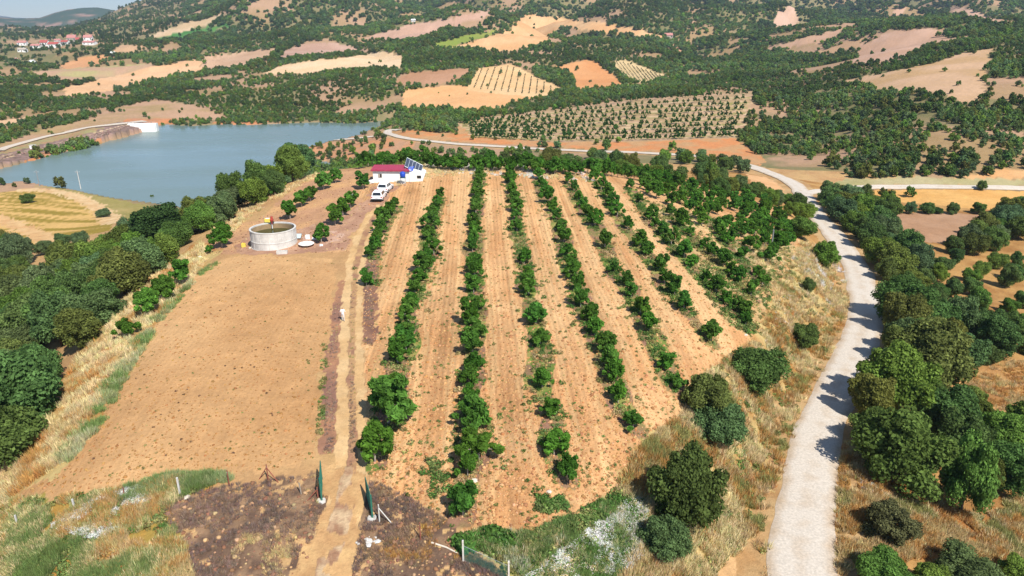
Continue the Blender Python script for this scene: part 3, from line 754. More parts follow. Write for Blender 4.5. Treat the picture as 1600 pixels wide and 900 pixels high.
def ribbon(name, P, half, lift=.07, n=17, hw=None):
    T = np.gradient(P, axis=0); T /= np.hypot(T[:, 0], T[:, 1])[:, None] + 1e-9
    Nn = np.stack([T[:, 1], -T[:, 0]], 1)
    s = np.arange(len(P)) * 1.0
    hl = half * (1 + (fbm(s / 9, s * 0, 301, 4) - .5) * .40); hr = half * (1 + (fbm(s / 8 + 50, s * 0, 302, 4) - .5) * .40)
    u = np.linspace(-1, 1, n)
    off = np.where(u[None] < 0, u[None] * hl[:, None], u[None] * hr[:, None])
    X = P[:, 0, None] + Nn[:, 0, None] * off; Y = P[:, 1, None] + Nn[:, 1, None] * off
    R = np.hypot(X, Y)
    Z = zat(X.ravel(), Y.ravel()).reshape(X.shape) + lift * (1 - .8 * u[None] ** 8) + np.clip((R - 120) / 900, 0, .35) + .05 * (1 - u[None] ** 2)
    V = np.stack([X, Y, Z], -1).reshape(-1, 3); i = np.arange(len(V)).reshape(X.shape)
    q = np.stack([i[:-1, :-1], i[:-1, 1:], i[1:, 1:], i[1:, :-1]], -1).reshape(-1, 4)
    e = np.tile((np.abs(u) ** 3 * .26 + .07 * np.cos(u * 6.6) * (np.abs(u) < .9))[None], (len(P), 1)).ravel()
    me = np_mesh(name, V, [q[:, ::-1]], {"edge": ('FLOAT', 'POINT', e)}, True)
    tag(link(name, me, ROADG), kind="structure")
ribbon("road", smooth_line(resample(road_P, .8), 4), 2.5, .09)
ribbon("road", side_P, 2.0, .1)
ribbon("road", shore_P, 1.8, .12)
damroad = smooth_line(resample(line_w([(-30,240),(0,234),(50,220),(100,207),(150,199),(190,194),(226,190)], 6), 4), 4)
ribbon("road", damroad, 2.4, .2)

# ------------------------------------------------------------------ foliage builders
def ico(sub=1):
    t = (1 + 5 ** .5) / 2
    v = np.array([(-1, t, 0), (1, t, 0), (-1, -t, 0), (1, -t, 0), (0, -1, t), (0, 1, t), (0, -1, -t), (0, 1, -t), (t, 0, -1), (t, 0, 1), (-t, 0, -1), (-t, 0, 1)], float)
    f = np.array([(0, 11, 5), (0, 5, 1), (0, 1, 7), (0, 7, 10), (0, 10, 11), (1, 5, 9), (5, 11, 4), (11, 10, 2), (10, 7, 6), (7, 1, 8), (3, 9, 4), (3, 4, 2), (3, 2, 6), (3, 6, 8), (3, 8, 9), (4, 9, 5), (2, 4, 11), (6, 2, 10), (8, 6, 7), (9, 8, 1)])
    v /= np.linalg.norm(v, axis=1)[:, None]
    return v, f
IV, IF = ico()
def leafy(name, lobes, n, size, seed, core=.74, squash=.9, elong=1.5, open_=.22, mat=None, spread=.55):
    """leaf-sized faces spread through and around a set of lobes; loose inner body of the same foliage"""
    rg = np.random.default_rng(seed)
    L = np.array(lobes, float)
    w = L[:, 3] ** 2; k = rg.choice(len(L), n, p=w / w.sum())
    d = rg.normal(size=(n, 3)); d /= np.linalg.norm(d, axis=1)[:, None]
    d[:, 2] = np.where(rg.random(n) < .35, np.abs(d[:, 2]), d[:, 2])
    rad = L[k, 3] * (1 - open_ + rg.random(n) ** .7 * open_ * 1.9)
    pos = L[k, :3] + d * rad[:, None] * np.array([1, 1, squash])
    # drop leaves buried deep in another lobe
    dist = np.linalg.norm((pos[:, None] - L[None, :, :3]) / np.array([1, 1, squash]), axis=2) / L[None, :, 3]
    keep = dist.min(1) > .66
    pos, d = pos[keep], d[keep]; m = len(pos)
    nrm = d + rg.normal(size=(m, 3)) * spread; nrm[:, 2] += .25; nrm /= np.linalg.norm(nrm, axis=1)[:, None]
    a = np.cross(nrm, rg.normal(size=(m, 3))); a /= np.linalg.norm(a, axis=1)[:, None]; b = np.cross(nrm, a)
    s = size * (.6 + rg.random(m) * .8)[:, None]
    bend = nrm * s * .18
    V = np.stack([pos - a * s * elong * .5, pos - b * s * .5 + bend, pos + a * s * elong * .5, pos + b * s * .5 + bend], 1).reshape(-1, 3)
    Q = np.arange(4 * m).reshape(m, 4)
    lt = rg.uniform(.72, 1.28, len(L))                  # every spray of leaves has its own tone
    t = (.66 + rg.random(m) * .62) * lt[k[keep]]
    Vs, Fs, ts = [V], [Q], [t]
    if core:
        off = len(V); cv, cf = [], []
        for i, (x, y, z, r) in enumerate(L):
            cv.append(IV * r * core * (1 + rg.normal(size=(12, 1)) * .09) * np.array([1, 1, squash]) + (x, y, z)); cf.append(IF + off + 12 * i)
        Vs.append(np.concatenate(cv)); Fs.append(np.concatenate(cf)); ts.append(np.full(20 * len(L), .85))
    me = np_mesh(name, np.concatenate(Vs), Fs, {"leaf": ('FLOAT', 'FACE', np.concatenate(ts))})
    me.materials.append(mat or LEAF)
    return me
def oak_lobes(seed, R=2.7, H=5.4, n=15, low=.25):
    """a lumpy body and many small leaf clumps standing out of it"""
    rg = random.Random(seed); L = [(0, 0, H * .54, R * .50)]
    body = []
    for i in range(n):
        a = i * 2.399 + rg.uniform(-.5, .5); q = (i + .5) / n
        z = H * (low + (1 - low) * .78 * q ** .9); rr = R * math.sqrt(max(.05, 1 - (abs(q - .35) / .72) ** 2)) * rg.uniform(.35, .80)
        body.append((rr * math.cos(a), rr * math.sin(a), z, R * rg.uniform(.20, .38)))
    L += body
    for i in range(int(n * 3.2)):
        x, y, z, r = body[rg.randrange(n)]; q = Vector((x * .5 + rg.gauss(0, R * .4), y * .5 + rg.gauss(0, R * .4), rg.gauss(R * .25, R * .35))).normalized() * r * rg.uniform(.75, 1.2)
        L.append((x + q.x, y + q.y, max(.25, z + q.z), R * rg.uniform(.09, .19)))
    return L
def walnut_lobes(seed, R=1.2, H=2.9, n=9):
    rg = random.Random(seed); L = []
    for i in range(n):
        a = i * 2.399 + rg.uniform(-.5, .5); q = (i + .6) / n
        z = 1.0 + (H - 1.0) * q * rg.uniform(.75, 1.08); rr = R * (1.05 - .5 * q) * rg.uniform(.25, 1.2)
        L.append((rr * math.cos(a), rr * math.sin(a), z, rg.uniform(.15, .36)))
    L.append((0, 0, H * .55, .42))
    return L
def trunk_mesh(name, lobes, r0, mat, seed, nl=6, z0=-.4):
    rg = random.Random(seed); b = MB(); zf = min(l[2] for l in lobes) + .25
    top = max(l[2] for l in lobes) * .8
    b.tube([(0, 0, z0), (rg.uniform(-.05, .05), rg.uniform(-.05, .05), zf * .5), (0, .03, zf), (0, 0, top)], [r0 * 1.25, r0, r0 * .8, r0 * .3], 7)
    for l in sorted(lobes, key=lambda q: -q[3])[:nl]:
        b.tube([(0, 0, zf * rg.uniform(.7, 1.0)), (l[0] * .45, l[1] * .45, (zf + l[2]) * .5), (l[0], l[1], l[2])], [r0 * .5, r0 * .34, r0 * .14], 5)
    me = b.mesh(name, True); me.materials.append(mat); return me
OAKS = []
for s in range(6):
    L = oak_lobes(100 + s, 2.7 + .25 * (s % 3), 5.2 + .35 * (s % 2), 15 + s, .18 + .04 * (s % 3))
    OAKS.append((leafy("crown", L, 17000, .165, 200 + s, .70, open_=.32, spread=.8), trunk_mesh("trunk", L, .20, BARK, s)))
WALN = []
for s in range(6):
    L = walnut_lobes(300 + s, 1.15 + .12 * (s % 3), 2.8 + .25 * (s % 2), 14 + s % 5)
    WALN.append((leafy("crown", L, 2300, .22, 400 + s, .4, .95, 2.1, .5, spread=1.0), trunk_mesh("trunk", L, .075, PALEBARK, 20 + s, 7)))
def place_tree(name, protos, k, loc, sx, sz, rz, label, cat, group, col, tilt=0.0):
    e = thing(name, label, cat, loc, rz, group); e.scale = (sx, sx * random.uniform(.82, 1.18), sz)
    cr, tr = protos[k % len(protos)]
    for nm, me in (("crown", cr), ("trunk", tr)):
        c = bpy.data.objects.new(nm, me); COL.objects.link(c); c.parent = e
        if nm == "crown": c.color = (*col, 1)
    return e
def jit(c, k=.25):
    q = 1 + random.uniform(-k, k)
    return [max(.004, c[0] * q * random.uniform(.85, 1.15)), max(.006, c[1] * q), max(.004, c[2] * q * random.uniform(.85, 1.15))]
OAK_D, OAK_O, OAK_B, OAK_G = (.118, .190, .052), (.165, .195, .048), (.160, .255, .048), (.135, .200, .080)
def oakcol():
    r = random.random()
    return jit(OAK_D if r < .45 else OAK_O if r < .65 else OAK_B if r < .82 else OAK_G, .22)

# ------------------------------------------------------------------ orchard trees, row by row
def ordw(n):
    ones = "zeroth first second third fourth fifth sixth seventh eighth ninth tenth eleventh twelfth thirteenth fourteenth fifteenth sixteenth seventeenth eighteenth nineteenth".split()
    tens = {2: ("twentieth", "twenty"), 3: ("thirtieth", "thirty"), 4: ("fortieth", "forty"), 5: ("fiftieth", "fifty"), 6: ("sixtieth", "sixty"), 7: ("seventieth", "seventy"), 8: ("eightieth", "eighty"), 9: ("ninetieth", "ninety")}
    if n < 20: return ones[n]
    return tens[n // 10][0] if n % 10 == 0 else tens[n // 10][1] + "-" + ones[n % 10]
def single_out(items, fmt, alone):
    """items: (object, picture column, key); labels count the like ones across"""
    by = {}
    for o, px, key in items: by.setdefault(key, []).append((px, o))
    for key, q in by.items():
        q.sort(key=lambda t: t[0])
        for i, (_, o) in enumerate(q):
            o["label"] = alone.format(key=key) if len(q) == 1 else fmt.format(ord=ordw(i + 1), key=key)
def column_of(x, y, z):
    dp = y * CP + (CAMH - z) * SP
    return 800 + FPX * x / dp
ORD = "first second third fourth fifth sixth seventh eighth ninth tenth eleventh twelfth thirteenth fourteenth fifteenth sixteenth seventeenth eighteenth nineteenth twentieth twenty-first twenty-second twenty-third twenty-fourth twenty-fifth twenty-sixth".split()
WGREEN = (.100, .225, .034)
big = {(1, 1): 1.5, (1, 2): 1.05, (0, 1): 1.1}
for ri, P in enumerate(row_lines):
    for k, (X, Y, Z) in enumerate(P):
        s = random.uniform(.62, .98)
        if ri == 1 and k == 1: s = 1.5
        if ri == 1 and k == 0: s = 1.2
        if ri >= 7: s *= .95
        rown = "orchard row hugging the farm track" if ri == 0 else f"{ORD[ri]} orchard row counted from the farm track"
        place_tree("orchard_tree", WALN, random.randrange(6), (X, Y, float(zat(X, Y)[0]) - .05), s, s * random.uniform(.85, 1.12), random.uniform(0, 6.28),
                   f"{ORD[k]} young green tree up the {rown}", "tree", "orchard trees in rows", jit(WGREEN, .22))
def scatter_px(poly, n, spacing, seed, h=0.0):
    rg = np.random.default_rng(seed); p = np.array(poly, float)
    lo, hi = p.min(0), p.max(0); q = rg.random((n, 2)) * (hi - lo) + lo
    q = q[pip(q[:, 0], q[:, 1], poly)]
    X, Y, Z = unproj(q[:, 0], q[:, 1], h)
    out = []; cell = {}
    for x, y, z in zip(X, Y, Z):
        c = (int(x // spacing), int(y // spacing)); ok = True
        for i in (-1, 0, 1):
            for j in (-1, 0, 1):
                for a, b in cell.get((c[0] + i, c[1] + j), ()):
                    if (a - x) ** 2 + (b - y) ** 2 < spacing * spacing: ok = False
        if ok: cell.setdefault(c, []).append((x, y)); out.append((x, y, z))
    return out
BLOCK = [(1000,266),(1060,283),(1120,296),(1180,312),(1243,345),(1238,378),(1205,398),(1172,378),(1140,362),(1108,346),(1072,326),(1045,306),(1012,292)]
blk = []
for x, y, z in scatter_px(BLOCK, 3000, 3.1, 5, 1.5)[:95]:
    s = random.uniform(.75, 1.1)
    o = place_tree("orchard_tree", WALN, random.randrange(6), (x, y, z - .05), s, s * random.uniform(.85, 1.1), random.uniform(0, 6.28), "young green tree in the crowded orchard block inside the road bend", "tree", "orchard trees crowded inside the road bend", jit(WGREEN, .22))
    blk.append((o, column_of(x, y, z), y))
ys = sorted(b[2] for b in blk)
blk = [(o, px, "front" if y < ys[len(ys) // 3] else "middle" if y < ys[2 * len(ys) // 3] else "back") for o, px, y in blk]
single_out(blk, "{ord} young tree from the left, {key} third of the orchard block inside the road bend", "young tree in the {key} of the orchard block")
cx = np.arange(566, 1050, 9.5); cyy = np.interp(cx, [560, 640, 740, 850, 950, 1030, 1060], [251, 252, 254, 257, 263, 276, 286])
for i, (px, py) in enumerate(zip(cx, cyy)):
    clab = f"{ordw(i + 1)} young tree along the cross row on the orchard crest, counting from the lake"
    p = g(px + random.uniform(-3, 3), py + random.uniform(0, 4) + (4 if 585 < px < 650 else 0), 1.3 if not 585 < px < 650 else 1.3)
    if 580 < px < 662: p = Vector(((px - 800) / FPX * 152, 152 + random.uniform(0, 5), 0)); p.z = float(zat(p.x, p.y)[0])
    s = random.uniform(.9, 1.2)
    place_tree("orchard_tree", WALN, random.randrange(6), p - Vector((0, 0, .05)), s, s * random.uniform(.9, 1.15), random.uniform(0, 6.28), clab, "tree", "orchard trees along the crest", jit(WGREEN, .2))
LONE = [((470,310),1.15,"young tree above the round tank, beside its paired neighbour"),((452,328),1.15,"young tree standing just behind the round water tank"),((547,312),1.1,"young tree close below the white sack heap by the cars"),((535,324),1.05,"middle young tree of the short row between tank and cars"),((523,338),1.1,"lowest young tree of the short row between tank and cars"),
        ((505,284),1.1,"young tree on the upper terrace nearest the wood"),((524,276),.9,"small young tree on the upper terrace beside the cabin path"),((567,283),1.15,"young tree immediately before the left end of the white cabin"),((345,369),1.3,"young tree standing alone at the wood edge beside the tank"),((501,366),.95,"young tree among the white junk beside the tank"),
        ((326,390),.5,"knee-high sapling below the lone tree by the tank"),((283,426),1.1,"topmost young tree on the grassy bank above the bare field"),((256,452),1.05,"second young tree down the grassy bank beside the bare field"),((229,474),1.0,"third young tree down the grassy bank beside the bare field"),((196,512),.85,"lowest young tree on the grassy bank beside the bare field"),((429,297),.7,"small young tree on the upper terrace beside the oak wood"),((484,303),1.0,"young tree at the middle of the upper terrace")]
for (px, py), s, lab in LONE:
    p = g(px, py, 1.4 * s); place_tree("orchard_tree", WALN, random.randrange(6), p - Vector((0, 0, .05)), s, s * random.uniform(.92, 1.05), random.uniform(0, 6.28), lab, "tree", "scattered young trees near the tank", jit(WGREEN, .2))

# ------------------------------------------------------------------ oaks one can tell apart
TAKEN = []
def oak_at(px, py, wpx, hpx, label, col=None, k=None, group=None, base=True):
    """py = foot of the tree in the picture; wpx/hpx = its size there"""
    p = g(px, py); ax = p.y * CP + (CAMH - p.z) * SP
    wm = wpx * ax / FPX; hm = hpx * ax / FPX * 1.02
    k = random.randrange(6) if k is None else k
    R0 = (2.7 + .25 * (k % 3)); H0 = 5.2 + .35 * (k % 2)
    TAKEN.append((p.x, p.y, wm * .45))
    return place_tree("oak_tree", OAKS, k, p - Vector((0, 0, .15)), wm / 2 / R0, hm / H0 * .98, random.uniform(0, 6.28), label, "tree", group, col or oakcol())
oak_at(1068, 826, 112, 150, "big dark green oak at the lower corner of the orchard casting a wide shadow", jit((.098, .140, .040), .05), 1)
oak_at(1040, 866, 78, 62, "low bluish green bush in front of the big dark oak", jit(OAK_G, .05), 2)
oak_at(1104, 655, 66, 80, "olive topped oak behind the green bush at the orchard corner", jit(OAK_O, .05), 3)
oak_at(1122, 690, 88, 66, "rounded bluish green bush at the orchard edge beside the dry bank", jit(OAK_G, .05), 4)
oak_at(1180, 610, 78, 74, "dark round oak on the dry bank between orchard and road", jit(OAK_D, .05), 5)
oak_at(1254, 543, 52, 42, "small round bush on the dry bank facing the road bend", jit(OAK_D, .05), 0)
oak_at(1262, 455, 26, 24, "tiny dark bush beside the orchard boundary pole", jit(OAK_D, .1), 1)
oak_at(1287, 417, 46, 40, "bright green bush on the bank where the road narrows", jit(OAK_B, .05), 2)
oak_at(1250, 372, 40, 36, "green bush on the bank between orchard block and road", jit(OAK_B, .1), 3)
oak_at(1385, 838, 78, 62, "thin grey olive shrub alone on the dry slope below the road", jit((.12, .13, .06), .05), 4)
oak_at(1372, 912, 92, 60, "bright green oak at the bottom edge beside the road", jit(OAK_B, .05), 0)
oak_at(1450, 925, 70, 50, "yellow green bush at the bottom edge of the dry slope", jit(OAK_B, .05), 3)
oak_at(1505, 915, 96, 60, "bluish dark oak at the bottom edge of the dry slope", jit(OAK_G, .05), 5)
oak_at(1590, 910, 66, 44, "bright bush in the bottom corner of the dry slope", jit(OAK_B, .05), 1)
oak_at(1500, 800, 84, 130, "tall bright green oak jutting from the thicket over the dry slope", jit(OAK_B, .05), 2)
oak_at(1535, 765, 56, 60, "yellowish sparse bush beside the tall bright oak", jit((.11, .14, .03), .05), 0)
oak_at(1392, 642, 112, 112, "tall fresh green oak whose crown overhangs the road bend", jit(OAK_B, .05), 1)
oak_at(1392, 752, 130, 128, "broad bluish green oak on the road edge above the dry slope", jit(OAK_D, .05), 4)
oak_at(1445, 600, 118, 112, "dark olive oak behind the tall fresh green roadside oak", jit(OAK_O, .05), 3)
oak_at(1412, 508, 96, 76, "dark oak shading the road where it straightens", jit(OAK_D, .05), 5)
oak_at(1470, 690, 110, 96, "wide green oak deep in the thicket over the clearing", jit(OAK_D, .05), 0)
oak_at(1592, 668, 26, 20, "small bush alone on the tan clearing", jit(OAK_D, .05), 1)
oak_at(44, 317, 20, 16, "lone round tree in the ochre valley field", jit(OAK_D, .05), 3)
oak_at(163, 339, 22, 14, "dark bush where the valley track meets the wood", jit(OAK_G, .05), 4)
oak_at(128, 388, 28, 28, "round bush standing at the foot of the valley track", jit(OAK_G, .05), 5)
oak_at(98, 387, 28, 24, "round bush beside the ochre field corner", jit(OAK_G, .05), 0)
oak_at(72, 397, 34, 24, "low dark bush below the ochre field", jit(OAK_G, .05), 1)
oak_at(40, 396, 26, 20, "grey green bush below the ochre field", jit(OAK_G, .05), 2)
oak_at(238, 310, 6, 6, "tiny bush on the lake shore meadow", jit(OAK_D, .05), 2)
oak_at(255, 388, 108, 72, "largest dark oak rising above the wood on the lake slope", jit((.060, .098, .030), .05), 1)
oak_at(462, 274, 62, 50, "tall dark oak at the top end of the wood by the lake", jit(OAK_D, .05), 4)
oak_at(1533, 297, 18, 15, "round dark bush beside the straight side road", jit(OAK_D, .05), 2)
for px, lab in ((1400,"first"),(1421,"second"),(1448,"third"),(1465,"fourth"),(1487,"fifth"),(1528,"sixth"),(1566,"seventh")):
    oak_at(px, 334, 22 if px != 1465 else 16, 19 if px != 1465 else 11, f"{lab} bush of the hedge line under the orange field, counting from the road", oakcol())

WOODS = [
 ("oak|the wood on the lake slope", "oaks on the lake slope",
  [(-60,800),(0,738),(50,680),(92,600),(118,556),(160,518),(183,474),(212,446),(278,405),(306,378),(345,352),(400,322),(440,298),(482,268),(476,262),(430,285),(380,318),(300,352),(250,372),(200,392),(150,415),(100,425),(50,450),(0,475),(-60,500)], 4.3, 9000, 1.0),
 ("oak|the thicket across the road", "oaks across the road",
  [(1352,612),(1338,662),(1342,712),(1400,734),(1440,748),(1490,790),(1545,772),(1610,745),(1610,690),(1560,702),(1512,645),(1496,600),(1520,585),(1560,560),(1610,560),(1610,530),(1550,515),(1490,505),(1440,490),(1402,500),(1402,545),(1392,585)], 4.0, 6000, .86),
 ("oak|the roadside strip of wood", "oaks along the road",
  [(1275,322),(1300,308),(1335,312),(1392,330),(1388,362),(1402,395),(1425,420),(1445,455),(1420,478),(1394,484),(1388,450),(1366,410),(1338,370),(1312,348)], 4.0, 5000, .95),
 ("bush|the copse below the brown meadow", "bushes below the brown meadow",
  [(1478,398),(1520,402),(1610,372),(1610,346),(1550,358),(1500,384)], 4.6, 900, .95),
 ("bush|the scrub beyond the thicket", "scrub beyond the thicket",
  [(1460,490),(1450,440),(1490,405),(1560,415),(1610,410),(1610,520),(1540,500)], 5.2, 300, .6),
 ("bush|the scrub inside the road bend", "bushes inside the road bend",
  [(1085,288),(1150,296),(1215,311),(1262,337),(1288,354),(1268,354),(1235,338),(1180,316),(1110,302)], 4.2, 900, .72),
 ("bush|the scrub of the lower valley", "scrub in the lower valley",
  [(-40,385),(0,380),(30,405),(40,430),(0,450),(-40,470)], 5.0, 600, .9),
]
cand = []
for wi, (lab, grp, poly, sp, n, sc) in enumerate(WOODS):
    for x, y, z in scatter_px(poly, n, sp, 50 + wi):
        if any((x - a) ** 2 + (y - b) ** 2 < (r * .8) ** 2 for a, b, r in TAKEN): continue
        rd = float(dist_line(road_P, np.array([x]), np.array([y]), 20)[0])
        if rd < 4.2: continue
        s = sc * random.uniform(.68, 1.3)
        cand.append((s / math.hypot(x, y), x, y, z, s, lab, grp))
cr = random.Random(9)                       # the dark scrub between the crest and the road behind it
for i in range(900):
    px = cr.uniform(545, 1170); d = cr.uniform(180, 275); x, y = (px - 800) / FPX * d, d
    rd = float(dist_line(road_P, np.array([x]), np.array([y]), 30)[0])
    if rd < 5 or any((x - c[1]) ** 2 + (y - c[2]) ** 2 < 22 for c in cand): continue
    if fbm(np.array([x / 22]), np.array([y / 22]), 77, 2)[0] < .50 or len(cand) > 1200: continue
    s = cr.uniform(.7, 1.05)
    cand.append((s / d * .6, x, y, float(zat(x, y)[0]), s, "bush|the scrub behind the orchard crest", "bushes behind the crest"))
cand.sort(reverse=True)
n_hand = 39
OAK_REST = []; wood_items = []
for i, (sz, x, y, z, s, lab, grp) in enumerate(cand):
    if i < 300 - n_hand:
        r = random.random(); cn, cc = ("dark green", OAK_D) if r < .45 else ("olive green", OAK_O) if r < .65 else ("fresh green", OAK_B) if r < .82 else ("greyish green", OAK_G)
        kind, place = lab.split("|"); size = "small" if s < .85 else "large" if s > 1.08 else "middling"
        o = place_tree("oak_tree", OAKS, random.randrange(6), (x, y, z - .2), s, s * random.uniform(.9, 1.3), random.uniform(0, 6.28), lab, "tree", grp, jit(cc, .2))
        wood_items.append((o, column_of(x, y, z), (size, cn, kind, place)))
    else: OAK_REST.append((x, y, z, s))
single_out(wood_items, "{ord} {key[0]} {key[1]} {key[2]} from the left in {key[3]}", "{key[0]} {key[1]} {key[2]} in {key[3]}")

# ------------------------------------------------------------------ masses: one object each, pieces set by geometry nodes
def tuft(name, n, h, spread, w, seed, mat, heads=None):
    rg = np.random.default_rng(seed); V, F, t = [], [], []
    for i in range(n):
        a = rg.random() * 6.28; r = spread * math.sqrt(rg.random()); b = np.array([r * math.cos(a), r * math.sin(a), -.05])
        lean = np.array([math.cos(a), math.sin(a), 0]) * rg.uniform(.05, .5) * h; hh = h * rg.uniform(.5, 1.1)
        q = rg.random() * 6.28; s = np.array([math.cos(q), math.sin(q), 0]) * w
        o = len(V); V += [b - s, b + s, b + lean + (0, 0, hh)]; F.append((o, o + 1, o + 2)); t.append(rg.uniform(.75, 1.2))
    return V, F, t
def tuft_mesh(name, parts, mat):
    V, F, t = [], [], []
    for (v, f, tt) in parts:
        o = len(V); V += v; F += [tuple(k + o for k in q) for q in f]; t += tt
    me = np_mesh(name, np.array(V), [np.array(F)], {"leaf": ('FLOAT', 'FACE', np.array(t))}); me.materials.append(mat); return me
def mass(name, label, cat, pts, scale, tint, idx, protos, rot=None):
    """pts (n,3), scale (n,3)|(n,), tint (n,3), idx (n,)"""
    pts = np.asarray(pts, float); n = len(pts)
    sc = np.asarray(scale, float); sc = np.repeat(sc[:, None], 3, 1) if sc.ndim == 1 else sc
    me = bpy.data.meshes.new(name); me.vertices.add(n); me.vertices.foreach_set("co", pts.astype(np.float32).ravel())
    rz = np.zeros((n, 3)); rz[:, 2] = RNG.random(n) * 6.28
    if rot is not None: rz[:, :2] = rot
    for nm, typ, arr in (("scl", 'FLOAT_VECTOR', sc), ("rot", 'FLOAT_VECTOR', rz)):
        a = me.attributes.new(nm, typ, 'POINT'); a.data.foreach_set("vector", arr.astype(np.float32).ravel())
    a = me.attributes.new("tint", 'FLOAT_COLOR', 'POINT'); a.data.foreach_set("color", np.concatenate([tint, np.ones((n, 1))], 1).astype(np.float32).ravel())
    a = me.attributes.new("idx", 'INT', 'POINT'); a.data.foreach_set("value", np.asarray(idx, np.int32))
    me.update()
    o = link(name, me); tag(o, label, cat, kind="stuff")
    c = bpy.data.collections.new(name + "_pieces")
    for k, pm in enumerate(protos):
        c.objects.link(bpy.data.objects.new(f"{name}_piece_{k:02d}", pm))
    ng = bpy.data.node_groups.new(name, 'GeometryNodeTree')
    ng.interface.new_socket("Geometry", in_out='INPUT', socket_type='NodeSocketGeometry'); ng.interface.new_socket("Geometry", in_out='OUTPUT', socket_type='NodeSocketGeometry')
    gi, go = ng.nodes.new("NodeGroupInput"), ng.nodes.new("NodeGroupOutput")
    ip = ng.nodes.new("GeometryNodeInstanceOnPoints"); ci = ng.nodes.new("GeometryNodeCollectionInfo")
    ci.inputs["Collection"].default_value = c; ci.inputs["Separate Children"].default_value = True; ci.inputs["Reset Children"].default_value = True
    def na(nm, typ):
        q = ng.nodes.new("GeometryNodeInputNamedAttribute"); q.data_type = typ; q.inputs["Name"].default_value = nm; return q.outputs["Attribute"]
    ip.inputs["Pick Instance"].default_value = True
    ng.links.new(gi.outputs[0], ip.inputs["Points"]); ng.links.new(ci.outputs[0], ip.inputs["Instance"])
    ng.links.new(na("idx", 'INT'), ip.inputs["Instance Index"]); ng.links.new(na("scl", 'FLOAT_VECTOR'), ip.inputs["Scale"])
    er = ng.nodes.new("FunctionNodeEulerToRotation"); ng.links.new(na("rot", 'FLOAT_VECTOR'), er.inputs[0]); ng.links.new(er.outputs[0], ip.inputs["Rotation"])
    ng.links.new(ip.outputs[0], go.inputs[0])
    md = o.modifiers.new("pieces", 'NODES'); md.node_group = ng
    return o
def tints(n, cols, w, k=.2):
    c = np.array(cols)[RNG.choice(len(cols), n, p=np.array(w) / np.sum(w))]
    return np.clip(c * (1 + RNG.uniform(-k, k, (n, 1))) * RNG.uniform(.9, 1.1, (n, 3)), .003, .9)

# woods on the far hillsides
def blocked(X, Y):
    i, t = col_index(np.arctan2(X, Y)); j = np.clip(np.searchsorted(LR, np.log(np.hypot(X, Y))), 0, NR - 1)
    return i, j
FOREST = np.clip(1.05 - 1.7 * np.clip(fbm(GX / 38, GY / 38, 400, 4) - .50, 0, 1) * 3.0, 0, 1)
FOREST[(GR > 1100)] = np.clip(1.05 - np.clip(fbm(GX / 60, GY / 60, 401, 4) - .55, 0, 1) * 5.5, 0, 1)[GR > 1100]
pineh = (ga < -0.36 - .05) & (GR > 1250); FOREST[pineh] = .55
dens_bare = fieldmask | inlake | farorch | fbank | meadow | dm | down
FOREST[fieldmask] = .006; FOREST[inlake] = 0; FOREST[farorch] = 0; FOREST[fbank] = .03; FOREST[meadow] = .012; FOREST[dm | down] = .01
FOREST[penin] = .12
RHILL = region([(1165,262),(1180,215),(1200,175),(1240,135),(1300,125),(1400,145),(1530,168),(1620,150),(1620,262),(1500,275),(1440,277),(1310,279),(1230,275)], 8)
FOREST[RHILL] = np.clip(1.08 - np.clip(fbm(GX / 16, GY / 16, 402, 3) - .52, 0, 1) * 8, .06, 1)[RHILL]
VILL = region([(-60,62),(0,60),(150,52),(165,75),(120,100),(60,128),(0,140),(-60,140)], 8)
FOREST[VILL & ~fieldmask] = .22
FOREST[VILL & ~fieldmask & (GR > 1100)] = .12
FOREST[GR < 232] = 0
FOREST[(GR < 300) & (GX > -140) & (GX < 110)] = .0
FOREST[(GR < 330) & (GX < -100)] = 0.0
FOREST[dist_line(road_P, GX, GY, 12) < 6] = 0; FOREST[dist_line(damroad, GX, GY, 12) < 6] = 0; FOREST[dist_line(side_P, GX, GY, 12) < 6] = 0
